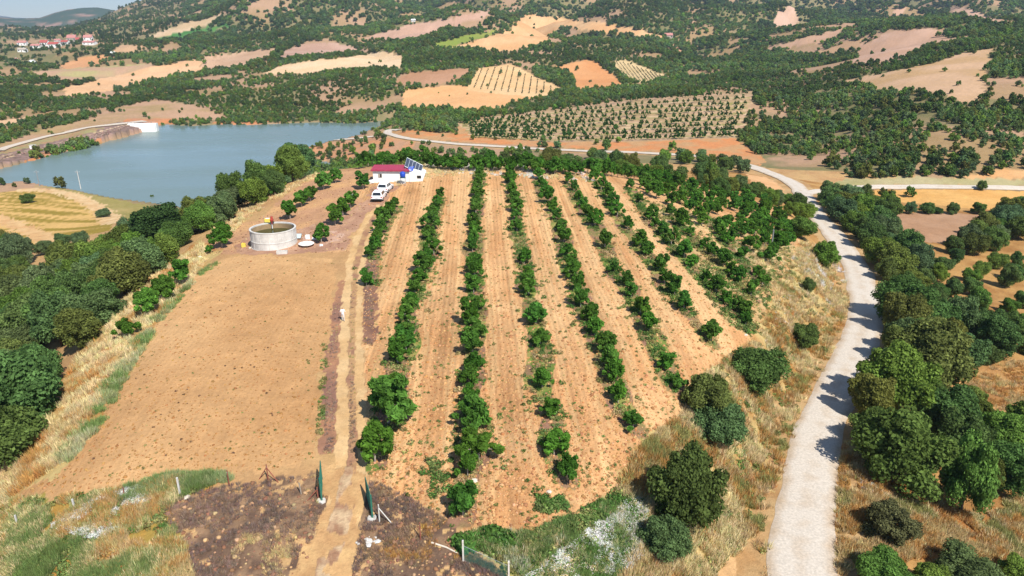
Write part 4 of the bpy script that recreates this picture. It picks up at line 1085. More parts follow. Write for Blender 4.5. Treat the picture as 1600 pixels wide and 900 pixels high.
def woodland():
    P = []
    def add(n, r0, r1, powr):
        u = RNG.random(n); r = (r0 ** powr + u * (r1 ** powr - r0 ** powr)) ** (1 / powr) if powr else r0 * (r1 / r0) ** u
        az = RNG.uniform(-.82, .78, n); return np.sin(az) * r, np.cos(az) * r
    X1, Y1 = add(36000, 225, 700, 2.0); X2, Y2 = add(120000, 700, 3000, 0)
    X, Y = np.concatenate([X1, X2]), np.concatenate([Y1, Y2])
    i, j = blocked(X, Y); k = RNG.random(len(X)) < FOREST[i, j]
    X, Y = X[k], Y[k]; Z = zat(X, Y); R = np.hypot(X, Y); n = len(X)
    s = np.clip(R / 640, .95, 2.8) * RNG.uniform(.55, 1.25, n) * 1.85
    small = FOREST[blocked(X, Y)] < .1; s[small] *= .9
    sc = np.stack([s, s, s * RNG.uniform(.85, 1.25, n) * np.clip(1.15 - R / 5000, .7, 1.1)], 1)
    # a darker, taller kind on the far hillside above the village
    pine = pineh[blocked(X, Y)]; sc[pine] *= (.62, .62, .95)
    t = tints(n, [OAK_D, OAK_O, OAK_B, OAK_G], [.45, .2, .15, .25], .25) * .95
    t *= (.72 + .56 * np.clip((fbm(X / 70, Y / 70, 888, 3) - .3) / .4, 0, 1))[:, None]; sc *= (.75 + .5 * np.clip((fbm(X / 45, Y / 45, 889, 3) - .3) / .4, 0, 1))[:, None]
    t[pine] *= .75
    pts = np.stack([X, Y, Z - .2], 1); idx = RNG.integers(0, 5, n)
    # nearer oaks that are left over from the woods, drawn with the fuller crowns
    if OAK_REST:
        o = np.array(OAK_REST); pts = np.concatenate([pts, o[:, :3] - (0, 0, .2)]); sc = np.concatenate([sc, np.repeat(o[:, 3:4] * 2.9, 3, 1)])
        t = np.concatenate([t, tints(len(o), [OAK_D, OAK_O, OAK_B, OAK_G], [.45, .2, .2, .15], .2)]); idx = np.concatenate([idx, RNG.integers(5, 8, len(o))])
    protos = []
    for q in range(5):
        L = [(x / 2.8, y / 2.8, z / 2.8, r / 2.8) for x, y, z, r in oak_lobes(500 + q, 2.7, 4.6, 7, .22)]
        protos.append(leafy(f"crown_small_{q}", L, 420, .19, 520 + q, .80, open_=.3, mat=LEAF_I, spread=.8))
    for q in range(3):
        L = [(x / 2.8, y / 2.8, z / 2.8, r / 2.8) for x, y, z, r in oak_lobes(540 + q, 2.7, 5.2, 14, .2)]
        protos.append(leafy(f"crown_full_{q}", L, 5000, .075, 560 + q, .74, open_=.3, mat=LEAF_I, spread=.8))
    mass("woodland", "oak scrub and woods covering the far hillsides", "woodland", pts, sc, t, idx, protos)
woodland()

# far orchard and vine rows on the hills
def row_mass():
    pts = []; sc = []; tt = []
    top = [(722,190),(900,169),(1000,157),(1172,147)]; bot = [(742,215),(860,221),(1000,219),(1148,214)]
    for r in range(9):
        f = r / 8
        ph = random.random() / 56
        for u in np.arange(0, 1, 1 / 56):
            uu = min(1, max(0, u + ph + random.uniform(-.008, .008)))
            a = np.interp(uu, [0, .4, .62, 1], [p[0] for p in top]), np.interp(uu, [0, .4, .62, 1], [p[1] for p in top])
            b = np.interp(uu, [0, .3, .62, 1], [p[0] for p in bot]), np.interp(uu, [0, .3, .62, 1], [p[1] for p in bot])
            px, py = a[0] + (b[0] - a[0]) * f, a[1] + (b[1] - a[1]) * f
            if random.random() < .07: continue
            p = g(px, py); pts.append((p.x, p.y, p.z)); s = random.uniform(1.3, 2.1); sc.append((s * 1.05, s * 1.05, s * 1.1)); tt.append(jit((.050, .120, .026), .25))
    far = len(pts)
    for (poly, lines, n) in (([(735,138),(748,110),(798,104),(845,127),(872,140),(838,149),(780,144)], [((748 + 9.5 * k, 98), (722 + 11.5 * k, 156)) for k in range(15)], 26),
                             ([(958,98),(976,95),(1046,122),(1000,128),(982,126)], [((960 + 7 * k, 94 + 2.4 * k), (985 + 6 * k, 129 + .5 * k)) for k in range(13)], 18)):
        for (a, b) in lines:
            for u in np.linspace(0, 1, n):
                px, py = a[0] + (b[0] - a[0]) * u, a[1] + (b[1] - a[1]) * u
                if not pip(np.array([px]), np.array([py]), poly)[0]: continue
                p = g(px, py); pts.append((p.x, p.y, p.z)); s = random.uniform(.8, 1.2); sc.append((s, s, s)); tt.append(jit((.085, .105, .05), .2))
    pr = []
    for q in range(3):
        L = [(x / 2, y / 2, z / 2, r / 2) for x, y, z, r in walnut_lobes(600 + q)]
        pr.append(leafy(f"far_tree_{q}", L, 200, .22, 620 + q, .75, mat=LEAF_I))
    pts = np.array(pts); sc = np.array(sc); tt = np.array(tt); ix = RNG.integers(0, 3, len(pts))
    mass("hillside_orchard", "small orchard trees in terraced rows on the hillside behind the road", "orchard", pts[:far], sc[:far], tt[:far], ix[:far], pr)
    mass("hillside_vines", "thin rows of vines on two pale far fields", "vines", pts[far:], sc[far:], tt[far:], ix[far:], pr)
row_mass()

# ------------------------------------------------------------------ things people put here
def mpp(p): return (p.y * CP + (CAMH - p.z) * SP) / FPX
WHITE = plain("white_render", (.78, .77, .73), .85, var=.08, scale=1.5)
PINKROOF = plain("crimson_sheet_roof", (.36, .045, .085), .5, var=.15, scale=2)
DARKGLASS = plain("dark_glass", (.02, .025, .03), .08, var=.1, spec=.6)
CARWHITE = plain("white_car_paint", (.80, .80, .79), .22, var=.03, spec=.5)
RUBBER = plain("rubber", (.02, .02, .02), .85)
STEEL = plain("galvanised_steel", (.45, .46, .47), .4, .7, var=.12)
GREENPAINT = plain("dark_green_paint", (.03, .15, .105), .45, var=.2, scale=4)
CONCRETE = plain("pale_concrete", (.58, .55, .50), .9, var=.22, scale=2.2, bump=.3)
TANKC = plain("weathered_concrete", (.60, .57, .52), .9, var=.34, scale=.9, bump=.3)
RUST = plain("rusty_red_steel", (.26, .085, .055), .8, var=.35, scale=9)
WOODG = plain("grey_wood", (.30, .25, .20), .9, var=.3, scale=7)
REDLAMP = plain("red_lamp", (.5, .02, .02), .25)
BLUEP = plain("blue_plastic", (.02, .07, .42), .35, var=.12)
PV = plain("solar_cells", (.055, .065, .095), .18, var=.15, scale=6, spec=.6)
ALU = plain("aluminium_frame", (.70, .71, .72), .35, .6, var=.05)
YEL = plain("yellow_paint", (.75, .58, .10), .5, var=.15)
REDP = plain("red_paint", (.42, .06, .04), .45, var=.15)
TARP = plain("white_plastic", (.80, .80, .78), .5, var=.08)
STONE = plain("pale_stone", (.62, .54, .43), .95, var=.25, scale=5, bump=.4)
TILE = plain("red_tiles", (.40, .09, .07), .8, var=.25, scale=1)
TILE2 = plain("faded_red_tiles", (.46, .20, .17), .85, var=.2, scale=1)
GREENW = plain("tank_water", (.035, .045, .008), .06, var=.2, scale=1, spec=.5)

# cabin
cb = g(583.5, 286); mp = mpp(cb)
cab = thing("cabin", "long low white cabin with crimson sheet roof at the top of the track", "cabin", cb, math.radians(-2))
CW, CH, CD = 57 * mp, 2.6, 2.7
MB().box(0, CW, 0, CD, -.6, CH).build("wall", WHITE, cab)
rf = MB()
ns = 34                                     # trapezoid ribs of the sheet roof
for i in range(ns):
    x0 = -.3 + (CW + .45) * i / ns; x1 = -.3 + (CW + .45) * (i + 1) / ns; up = .05 if i % 2 else 0
    for zz in (0,):
        rf.poly([(x0, -.4, CH + .02 + up), (x1, -.4, CH + .02 + up), (x1, CD + .3, CH + .42 + up), (x0, CD + .3, CH + .42 + up)])
    if i: rf.poly([(x0, -.4, CH + .02), (x0, -.4, CH + .07), (x0, CD + .3, CH + .47), (x0, CD + .3, CH + .42)])
rf.poly([(-.3, -.4, CH - .22), (CW + .15, -.4, CH - .22), (CW + .15, -.4, CH + .10), (-.3, -.4, CH + .10)])
rf.build("roof", PINKROOF, cab)
w = MB().box(1.05, 1.75, -.05, .02, 1.1, 1.85).build("window", WOODG, cab); MB().box(1.40, 1.70, -.08, -.045, 1.16, 1.79).build("pane", DARKGLASS, w); MB().box(1.10, 1.38, -.08, -.045, 1.16, 1.79).build("pane", PALEBARK, w)
MB().box(1.9, 2.7, -.04, .02, -.1, 1.05).build("door", WHITE, cab)
# stone-white annex under the panels
AX0 = CW + .003
b = MB(); ring = [(AX0, -.12, -.6), (AX0 + 2.2, -.12, -.6), (AX0 + 2.9, -.12, 1.5), (AX0, -.12, 2.75)]
ring2 = [(x, CD, z + (.55 if z > 0 else 0)) for x, y, z in ring]
b.poly(ring); b.poly(ring2[::-1])
for k in range(4): b.poly([ring[(k + 1) % 4], ring[k], ring2[k], ring2[(k + 1) % 4]])
an = b.build("annex", WHITE, cab)
MB().box(AX0 + 1.5, AX0 + 2.3, -.16, -.10, 1.0, 1.55).build("dark_opening_slab", DARKGLASS, cab)  # solid dark slab stands in for the shaded inside of a wall hole
# tilted solar array beside the roof
sol = thing("solar_array", "tilted rack of dark solar panels on the white annex of the cabin", "solar panels", cb + Vector((CW - .9, .2, 0)), math.radians(-2))
Bp, Ux, Uy = Vector((0, 0, 3.25)), Vector((3.1, 0, -1.55)), Vector((0.0, 3.0, 1.15))
nrm = Ux.cross(Uy).normalized()
for i in range(5):
    a0, a1 = i / 5 + .006, (i + 1) / 5 - .006
    q = [Bp + Ux * a0, Bp + Ux * a1, Bp + Ux * a1 + Uy, Bp + Ux * a0 + Uy]
    mbx = MB(); lo = [p - nrm * .05 for p in q]
    mbx.poly(q); mbx.poly(lo[::-1])
    for k in range(4): mbx.poly([lo[k], lo[(k + 1) % 4], q[(k + 1) % 4], q[k]])
    pn = mbx.build("solar_panel", PV, sol)
    fr = MB()
    for k in range(4): fr.tube([q[k] + nrm * .01, q[(k + 1) % 4] + nrm * .01], .035, 4)
    fr.build("frame", ALU, pn)
for (u, v) in ((.03, .03), (.03, .97), (.97, .03), (.97, .97)):
    p = Bp + Ux * u + Uy * v; MB().tube([(p.x, p.y, 0), p - nrm * .06], .05, 6).build("leg", STEEL, sol)
# small blue heater panel and round blue tank on a stand
ht = thing("solar_heater", "small blue solar water heater panel leaning on the cabin roof", "solar heater", cb + Vector((CW - .35, -.55, 2.2)))
MB().poly([(0, 0, .1), (1.05, .1, .25), (1.3, .75, 1.05), (.3, .7, .95)]).poly([(.3, .75, .9), (1.3, .8, 1.0), (1.05, .15, .2), (0, .05, .05)]).build("collector", BLUEP, ht)
for k in range(3):
    t = .25 + .25 * k; MB().tube([(t * 1.05, .1 * t, .13 + .15 * t), (.3 + t, .7 + .05 * t, .99 + .1 * t)], .03, 5).build("tube", ALU, ht)
for x in (.15, 1.15): MB().tube([(x, .6, -.9), (x, .65, .95)], .03, 5).build("leg", STEEL, ht)
pb = g(630, 289)
bt = thing("water_barrel", "round blue water barrel raised on a thin steel stand before the cabin", "water tank", pb); bt.scale = (.85, .85, .9)
MB().lathe([(.05, 1.62), (.45, 1.64), (.60, 1.8), (.64, 2.1), (.64, 2.45), (.56, 2.72), (.30, 2.82), (.16, 2.84), (.15, 2.92), (.0, 2.93)], 20).build("barrel", BLUEP, bt, smooth=True)
for sx in (-1, 1):
    for sy in (-1, 1): MB().tube([(sx * .62, sy * .55, -.2), (sx * .48, sy * .42, 1.62)], .035, 5).build("leg", STEEL, bt)
MB().box(-.62, .62, -.55, .55, 1.55, 1.615).build("platform", GREENPAINT, bt)

# cars
def car(name, label, p, rz, k):
    t = thing(name, label, "car", p, rz, "cars parked before the cabin")
    L, Wd = 4.5 * k, 1.92 * k
    def sec(pr, hw, m, nm, par=t, smooth=True):
        """profile in (y,z), half width per point"""
        b = MB(); n = len(pr)
        left = [(-w_, y, z) for (y, z), w_ in zip(pr, hw)]; right = [(w_, y, z) for (y, z), w_ in zip(pr, hw)]
        b.poly(left[::-1]); b.poly(right)
        for q in range(n): b.poly([left[q], left[(q + 1) % n], right[(q + 1) % n], right[q]])
        return b.build(nm, m, par)
    S = k
    body = [(-2.2, .38), (-2.25, .62), (-2.22, .95), (-2.1, 1.05), (.75, 1.05), (1.2, 1.02), (2.05, .88), (2.22, .66), (2.2, .38)]
    sec([(y * S, z * S) for y, z in body], [.90 * S, .95 * S, .94 * S, .88 * S, .90 * S, .88 * S, .80 * S, .86 * S, .84 * S], CARWHITE, "body")
    cabn = [(-2.08, 1.053), (-1.78, 1.62), (-1.55, 1.69), (-.1, 1.71), (.18, 1.64), (.98, 1.053)]
    sec([(y * S, z * S) for y, z in cabn], [.86 * S, .70 * S, .66 * S, .66 * S, .68 * S, .84 * S], CARWHITE, "cabin")
    sec([(-2.075 * S, 1.15 * S), (-1.835 * S, 1.57 * S), (-1.86 * S, 1.585 * S), (-2.10 * S, 1.165 * S)], [.72 * S, .60 * S, .60 * S, .72 * S], DARKGLASS, "rear_window")
    sec([(.25 * S, 1.60 * S), (.88 * S, 1.13 * S), (.905 * S, 1.15 * S), (.275 * S, 1.62 * S)], [.60 * S, .74 * S, .74 * S, .60 * S], DARKGLASS, "windscreen")
    for sx in (-1, 1):
        for y0, y1, y2, y3 in ((-1.72, -.62, -.62, -1.52), (-.54, .62, .12, -.54)):
            b = MB().poly([(sx * .848 * S, y0 * S, 1.12 * S), (sx * .848 * S, y1 * S, 1.12 * S), (sx * .712 * S, y2 * S, 1.58 * S), (sx * .712 * S, y3 * S, 1.58 * S)]); b.build("side_window", DARKGLASS, t)
        for y in (-1.38, 1.38):
            wh = MB(); wh.tube([(sx * .74 * S, y * S, .36 * S), (sx * .965 * S, y * S, .36 * S)], .36 * S, 16); wo = wh.build("wheel", RUBBER, t)
            MB().tube([(sx * .93 * S, y * S, .36 * S), (sx * .975 * S, y * S, .36 * S)], .22 * S, 10).build("rim", STEEL, wo)
        MB().box(min(sx * .70, sx * .90) * S, max(sx * .70, sx * .90) * S, -2.262 * S, -2.2 * S, .78 * S, .98 * S).build("tail_light", REDLAMP, t)
        MB().box(min(sx * .52, sx * .80) * S, max(sx * .52, sx * .80) * S, 2.10 * S, 2.235 * S, .70 * S, .84 * S).build("headlight", ALU, t)
        MB().box(min(sx * .92, sx * 1.06) * S, max(sx * .92, sx * 1.06) * S, .55 * S, .72 * S, 1.05 * S, 1.19 * S).build("mirror", CARWHITE, t)
    MB().box(-.9 * S, .9 * S, -2.32 * S, -2.2 * S, .36 * S, .58 * S).build("bumper", RUBBER, t)
    MB().box(-.26 * S, .26 * S, -2.275 * S, -2.2 * S, .72 * S, .84 * S).build("number_plate", TARP, t)
    return t
car("parked_car", "white car nearer the track with its rear to the orchard", g(587.5, 315.5) + Vector((.3, 2.0, 0)), math.radians(-2), 1.06)
car("parked_car", "white car parked in front, closer to the cabin wall", g(598, 303) + Vector((.2, 2.2, 0)), math.radians(-7), 1.06)

# round water tank
ft = g(418, 392); mt = mpp(ft); RT = 35.5 * mt; tc = Vector((ft.x, ft.y + RT, 0)); tc.z = float(zat(tc.x, tc.y)[0])
base = min(ft.z, tc.z) - .3; HT = 26.5 * mt / .95 + (ft.z - base)
tk = thing("water_tank", "large round pale concrete water tank filled with green water", "water tank", (tc.x, tc.y, base))
TH = HT
MB().lathe([(RT + .06, 0), (RT + .06, .25), (RT, .27), (RT, TH * .42), (RT + .04, TH * .43), (RT + .04, TH * .47), (RT, TH * .48), (RT, TH - .12)], 64).build("wall", TANKC, tk, smooth=False)
MB().lathe([(RT - .003, TH - .12), (RT + .05, TH - .12), (RT + .05, TH), (RT - .22, TH), (RT - .22, TH - .2)], 64).build("rim", CONCRETE, tk)
MB().lathe([(RT - .22, TH - .2), (RT - .22, .2)][::-1], 64).build("inner_wall", plain("stained_concrete", (.32, .22, .12), .9, var=.3, scale=1.2), tk)
MB().disc(RT - .221, TH - .95, 64).build("water", GREENW, tk)
for k in range(16):
    a = 2 * math.pi * k / 16 + .1; MB().tube([((RT + .012) * math.cos(a), (RT + .012) * math.sin(a), .3), ((RT + .012) * math.cos(a), (RT + .012) * math.sin(a), TH - .15)], .03, 4).build("joint", CONCRETE, tk)
pp = Vector((tc.x - .45 * RT, tc.y + .86 * RT, base + TH))
pm = thing("pump", "yellow and red motor pump sitting on the back rim of the tank", "pump", pp); pm.scale = (.82, .82, .82)
MB().box(-.75, .35, -.28, .32, .1, .75, .08).build("housing", YEL, pm); MB().box(-.5, .2, -.2, .25, .75, .82).build("cover", TARP, pm)
MB().tube([(.35, 0, .45), (.85, 0, .55)], .30, 12).tube([(.62, 0, .7), (.62, 0, 1.15)], [.26, .2], 10).build("motor", REDP, pm)
MB().box(-.8, .95, -.32, .36, 0, .1).build("skid", RUBBER, pm)
MB().tube([(.7, -.1, .35), (.75, -.5, .3), (.78, -.6, -.9)], .06, 8).build("spout", REDP, pm)
jet = plain("falling_water", (.7, .74, .75), .1, var=.1); MB().tube([(.78, -.62, -.2), (.80, -.70, -.6), (.81, -.74, -.96)], [.05, .06, .08], 8).build("water_jet", jet, pm)
MB().tube([(-.8, .1, -.1), (-.85, .1, .9), (-.9, .1, 1.25)], .04, 6).build("exhaust_pipe", PALEBARK, pm)
# odds and ends round the tank
p = g(381, 386); can = thing("jerrycan", "yellow canister at the foot of the round tank", "canister", p)
MB().box(-.32, .32, -.22, .22, 0, .55, .06).prism([(-.2, -.18), (.2, -.18), (.2, .18), (-.2, .18)], .55, .66).build("body", YEL, can); MB().tube([(.1, 0, .66), (.1, 0, .76)], .06, 8).build("cap", REDP, can)
p = g(464, 373); fr = thing("framed_panel", "pale blue framed panel lying tilted beside the tank", "panel", p, .1)
MB().poly([(-.62, -.45, .22), (.62, -.45, .22), (.66, .55, .62), (-.66, .55, .62)]).poly([(-.66, .55, .58), (.66, .55, .58), (.62, -.45, .18), (-.62, -.45, .18)]).build("sheet", plain("pale_blue_sheet", (.48, .62, .70), .2, var=.1), fr)
for q in (((-.66, -.5, .2), (.66, -.5, .2)), ((-.70, .6, .62), (.70, .6, .62)), ((-.66, -.5, .2), (-.70, .6, .62)), ((.66, -.5, .2), (.70, .6, .62))): MB().tube(q, .05, 5).build("frame", WOODG, fr)
for q in ((-.6, -.45), (.6, -.45), (-.62, .5), (.62, .5)): MB().tube([(q[0], q[1], -.1), (q[0], q[1], .2 if q[1] < 0 else .58)], .035, 5).build("leg", WOODG, fr)
p = g(479, 384); ds = thing("satellite_dish", "big white dish lying on the ground beside the small tree", "dish", p, .4)
b = MB(); b.lathe([(.02, .10), (.5, .12), (.9, .22), (1.15, .40), (1.17, .38), (.9, .18), (.5, .07), (.02, .05)], 28); b.build("bowl", TARP, ds, smooth=True)
MB().tube([(0, 0, .1), (.3, .2, .75)], .03, 5).build("feed_arm", STEEL, ds); MB().box(-.2, .2, -.2, .2, -.1, .12).build("mount", CONCRETE, ds)
p = g(481, 373); bk = thing("plastic_crate", "small white crate standing behind the white dish", "crate", p, .2)
for q in ((-.32, .32, -.26, -.22), (-.32, .32, .22, .26), (-.32, -.28, -.22, .22), (.28, .32, -.22, .22)): MB().box(*q, 0, .6).build("side", TARP, bk)
MB().box(-.28, .28, -.22, .22, 0, .05).build("base", TARP, bk)
def stone(name, label, p, s, m, cat="stone", seed=0, grp=None, flat=.6):
    rg = random.Random(seed); v = [tuple((Vector(q) * (1 + rg.uniform(-.22, .22))) * s) for q in IV]
    v = [(x, y, z * flat) for x, y, z in v]
    me = bpy.data.meshes.new(name); me.from_pydata(v, [], [tuple(map(int, f)) for f in IF]); me.update(); o = link(name, me, m, None, p + Vector((0, 0, s * flat * .4)), rg.uniform(0, 6)); return tag(o, label, cat, grp)
stone("white_sack", "round white sack between the dish and the small tree", g(491, 374), .42, TARP, "sack", 3)
stone("white_sack", "white sack lying under the small tree beside the dish", g(502, 384), .36, TARP, "sack", 4)
stone("sack_heap", "heap of white sacks at the head of the short tree row", g(549, 311), .85, TARP, "sacks", 5, flat=.8)
stone("sack_heap", "low white sack heap against the left cabin corner", g(580, 286), .8, TARP, "sacks", 6, flat=.7)
sh = thing("trough", "white concrete trough sunk before the front of the tank", "trough", g(441, 396), .1)
for q in ((-.75, .75, -.35, -.25), (-.75, .75, .25, .35), (-.75, -.65, -.25, .25), (.65, .75, -.25, .25)): MB().box(*q, -.1, .42).build("side", CONCRETE, sh)
MB().box(-.65, .65, -.25, .25, -.1, .1).build("floor_slab", CONCRETE, sh)
for k, (px, py, s) in enumerate([(391,388,.3),(313,402,.32),(317,388,.22),(1465 // 1.0, 524, .3),(740,752,.3),(858,769,.22),(293,778,.24),(1165,524,.25)]):
    lab = ["pale stone left of the tank foot", "white stone on the bank near the knee-high sapling", "pale stone beside the knee-high sapling", "pale rock among the bushes across the road", "pale stone at the lower end of a tree row", "white pebble near the lower headland", "white stone at the foot of the white fence post", "white stone at the orchard edge above the round oak"][k]
    stone("stone", lab, g(px, py), s, STONE, "stone", 30 + k)

# gate: two green leaves swung open, concrete footings
def gate_leaf(label, base, vec, h=1.9):
    t = thing("gate_leaf", label, "gate", base, 0, "leaves of the farm gate")
    Wd = Vector((vec[0], vec[1], 0)); z = Vector((0, 0, 1)); dz = float(zat(base.x + vec[0], base.y + vec[1])[0]) - base.z
    MB().tube([(0, 0, -.4), (0, 0, h + .12)], .07, 8).build("post", GREENPAINT, t)
    a, b_, c, d = Wd * .05 + z * .18, Wd + z * .18, Wd + z * h, Wd * .05 + z * h
    fr = MB()
    for q in ((a, b_), (b_, c), (c, d), (d, a), ((a + d) / 2, (b_ + c) / 2)): fr.tube(q, .035, 5)
    fr.build("frame", GREENPAINT, t)
    wire = MB()
    for i in range(1, 34):
        u = i / 34; wire.tube([a + (b_ - a) * u, d + (c - d) * u], .008, 3, False)
    for i in range(1, 24):
        u = i / 24; wire.tube([a + (d - a) * u, b_ + (c - b_) * u], .008, 3, False)
    wire.build("wire_mesh", GREENPAINT, t)
    MB().tube([a, c], .022, 5).build("diagonal_brace", GREENPAINT, t)
    rg = random.Random(label); ft = MB()
    ring = [((.34 + rg.uniform(-.08, .12)) * math.cos(q * .628), (.3 + rg.uniform(-.08, .1)) * math.sin(q * .628)) for q in range(10)]
    ft.prism(ring, -.3, .10); ft.build("footing", CONCRETE, t)
gate_leaf("open green mesh gate leaf on the bare field side of the track", g(503, 783), (-.55, 2.35))
gate_leaf("open green mesh gate leaf on the orchard side of the track", g(582, 810), (-.85, 2.3))
# fence posts
def post(label, px, py, top, mat, r=.045, lean=0.0, brace=None, conc=False):
    p = g(px, py); h = top * mpp(p) / .82
    t = thing("fence_post", label, "post", p, 0, "posts of the boundary fence")
    b = MB()
    if conc: b.box(-r, r, -r, r, -.3, h)
    else: b.tube([(0, 0, -.3), (lean * .5, .02, h * .5), (lean, .03, h)], [r * 1.1, r, r * .9], 7)
    b.build("post", mat, t)
    MB().tube([(0, 0, h * .93), (.0, -.05, h * .93), (.03, -.06, h * .86)], .012, 4).build("wire_tie", STEEL, t)
    for q in brace or ():
        MB().tube([(lean * .8, .0, h * .82), (q[0], q[1], -.05)], .04, 6).build("brace", mat, t)
post("pale concrete fence post in the flowering weeds by the wood", 28, 821, 16, CONCRETE, .05, conc=True)
post("pale fence post among the weeds below the bare field corner", 117, 796, 16, CONCRETE, .05, conc=True)
post("short rust red fence post in the white flowers", 195, 777, 15, RUST)
post("white concrete fence post at the edge of the burnt ground", 282, 775, 28, CONCRETE, .055, conc=True)
post("rust red fence post at the end of the green verge", 358, 758, 22, RUST)
post("braced rust red fence post between the verge and the gate", 419, 750, 23, RUST, .05, brace=[(.85, -.25), (-.75, .1)])
post("leaning dark stake before the field gate leaf", 471, 772, 17, WOODG, .05, -.1)
post("reddish braced corner post beside the field gate leaf", 497, 779, 17, RUST, .05, brace=[(-.75, -.2)])
post("grey braced post beside the orchard gate leaf", 593, 815, 26, CONCRETE, .05, brace=[(.9, -.15)])
post("rust red post halfway down the burnt fence line", 657, 843, 26, RUST)
post("white fence post at the start of the green netting", 724, 876, 32, CONCRETE, .055, conc=True)
post("white fence post at the lower end of the green netting", 795, 908, 32, CONCRETE, .055, conc=True)
post("reddish stake at the wood edge above the grassy bank", 178, 464, 14, RUST)
post("reddish stake at the wood edge low on the grassy bank", 52, 652, 12, RUST)
# green netting between the last two posts
a, b_ = g(724, 876), g(795, 908); t = thing("fence_netting", "dark green wire netting stretched between the two white fence posts", "netting", a)
dv = b_ - a; nb = MB()
for i in range(41):
    u = i / 40; p = dv * u; nb.tube([p + Vector((0, 0, .05)), p + Vector((0, 0, 1.25))], .007, 3, False)
for i in range(14):
    z = .05 + 1.2 * i / 13; nb.tube([Vector((0, 0, z)), dv * .5 + Vector((0, .05, z - .06)), dv + Vector((0, 0, z))], .007, 3, False)
nb.build("wire_mesh", GREENPAINT, t)
for z in (.05, 1.25): MB().tube([(0, 0, z), dv * .5 + Vector((0, .05, z - .05)), dv + Vector((0, 0, z))], .015, 4).build("line_wire", STEEL, t)
a, b_ = g(674, 849), g(720, 868); t = tag(MB().tube([Vector((0, 0, .08)), (b_ - a) * .5 + Vector((0, .1, .1)), b_ - a + Vector((0, 0, .07))], [.07, .06, .05], 8).build("fallen_post", STONE, None, a), "fallen white concrete post lying along the fence line", "post")
rub = thing("rubble_heap", "heap of white concrete rubble beside the track below the gate", "rubble", g(572, 846))
for k in range(14):
    rg = random.Random(k + 70); s = rg.uniform(.08, .24); v = [(x * s * rg.uniform(.7, 1.3), y * s * rg.uniform(.7, 1.3), z * s * .6) for x, y, z in IV]
    me = bpy.data.meshes.new("chunk"); me.from_pydata(v, [], [tuple(map(int, f)) for f in IF]); link("chunk", me, CONCRETE, rub, (rg.gauss(0, .42), rg.gauss(0, .22), s * .3))
# poles
def pole(label, px, py, top, arm=True, mat=CONCRETE):
    p = g(px, py); h = top * mpp(p); t = thing("utility_pole", label, "pole", p)
    MB().tube([(0, 0, -.5), (0, 0, h)], [.19, .12], 8).build("shaft", mat, t)
    if arm:
        MB().box(-.9, .9, -.06, .06, h - .55, h - .43).build("crossarm", STEEL, t)
        for x in (-.8, 0, .8): MB().lathe([(.02, 0), (.07, .05), (.05, .12), (.08, .17), (.02, .25)], 8, (x, 0, h - .43 if x else h)).build("insulator", TARP, t)
pole("pale power pole with crossarm on the lake shore beside the valley track", 127, 298, 31)
pole("thin grey power pole on the lake shore at the edge of the ochre field", 62, 291, 24, True, STEEL)
pole("thin grey pole standing at the outer edge of the orchard", 1205, 388, 30, False, STEEL)
pole("thin grey pole among the oaks beside the straight side road", 1283, 306, 9, False, STEEL)
# dam spillway and valve house
sp = g(221, 206.5); k = mpp(sp); t = thing("spillway", "white concrete spillway at the end of the dam", "spillway", (sp.x, sp.y + 2, WATER_Z), .12)
MB().box(-2, 7.5, 0, 1.2, -1.5, 4.6).build("wall", WHITE, t); MB().box(-9, 7.8, 1.203, 5, -1.5, 4.9).build("deck", WHITE, t)
for x in np.linspace(-8.6, 7.4, 9): MB().box(x - .08, x + .08, 1.5, 1.66, 4.9, 5.9).build("rail_post", STEEL, t)
MB().box(-8.7, 7.5, 1.52, 1.64, 5.9, 6.0).build("rail", STEEL, t)
p = g(52, 232); t = thing("valve_house", "small white hut on the grass between the dam crest and its road", "hut", p, .3)
MB().box(-1.3, 1.3, -1, 1, -.6, 1.7).build("wall", WHITE, t); MB().box(-1.5, 1.5, -1.2, 1.2, 1.703, 1.85).build("roof", CONCRETE, t); MB().box(-.35, .35, -1.03, -.99, -.2, 1.3).build("door", STEEL, t)

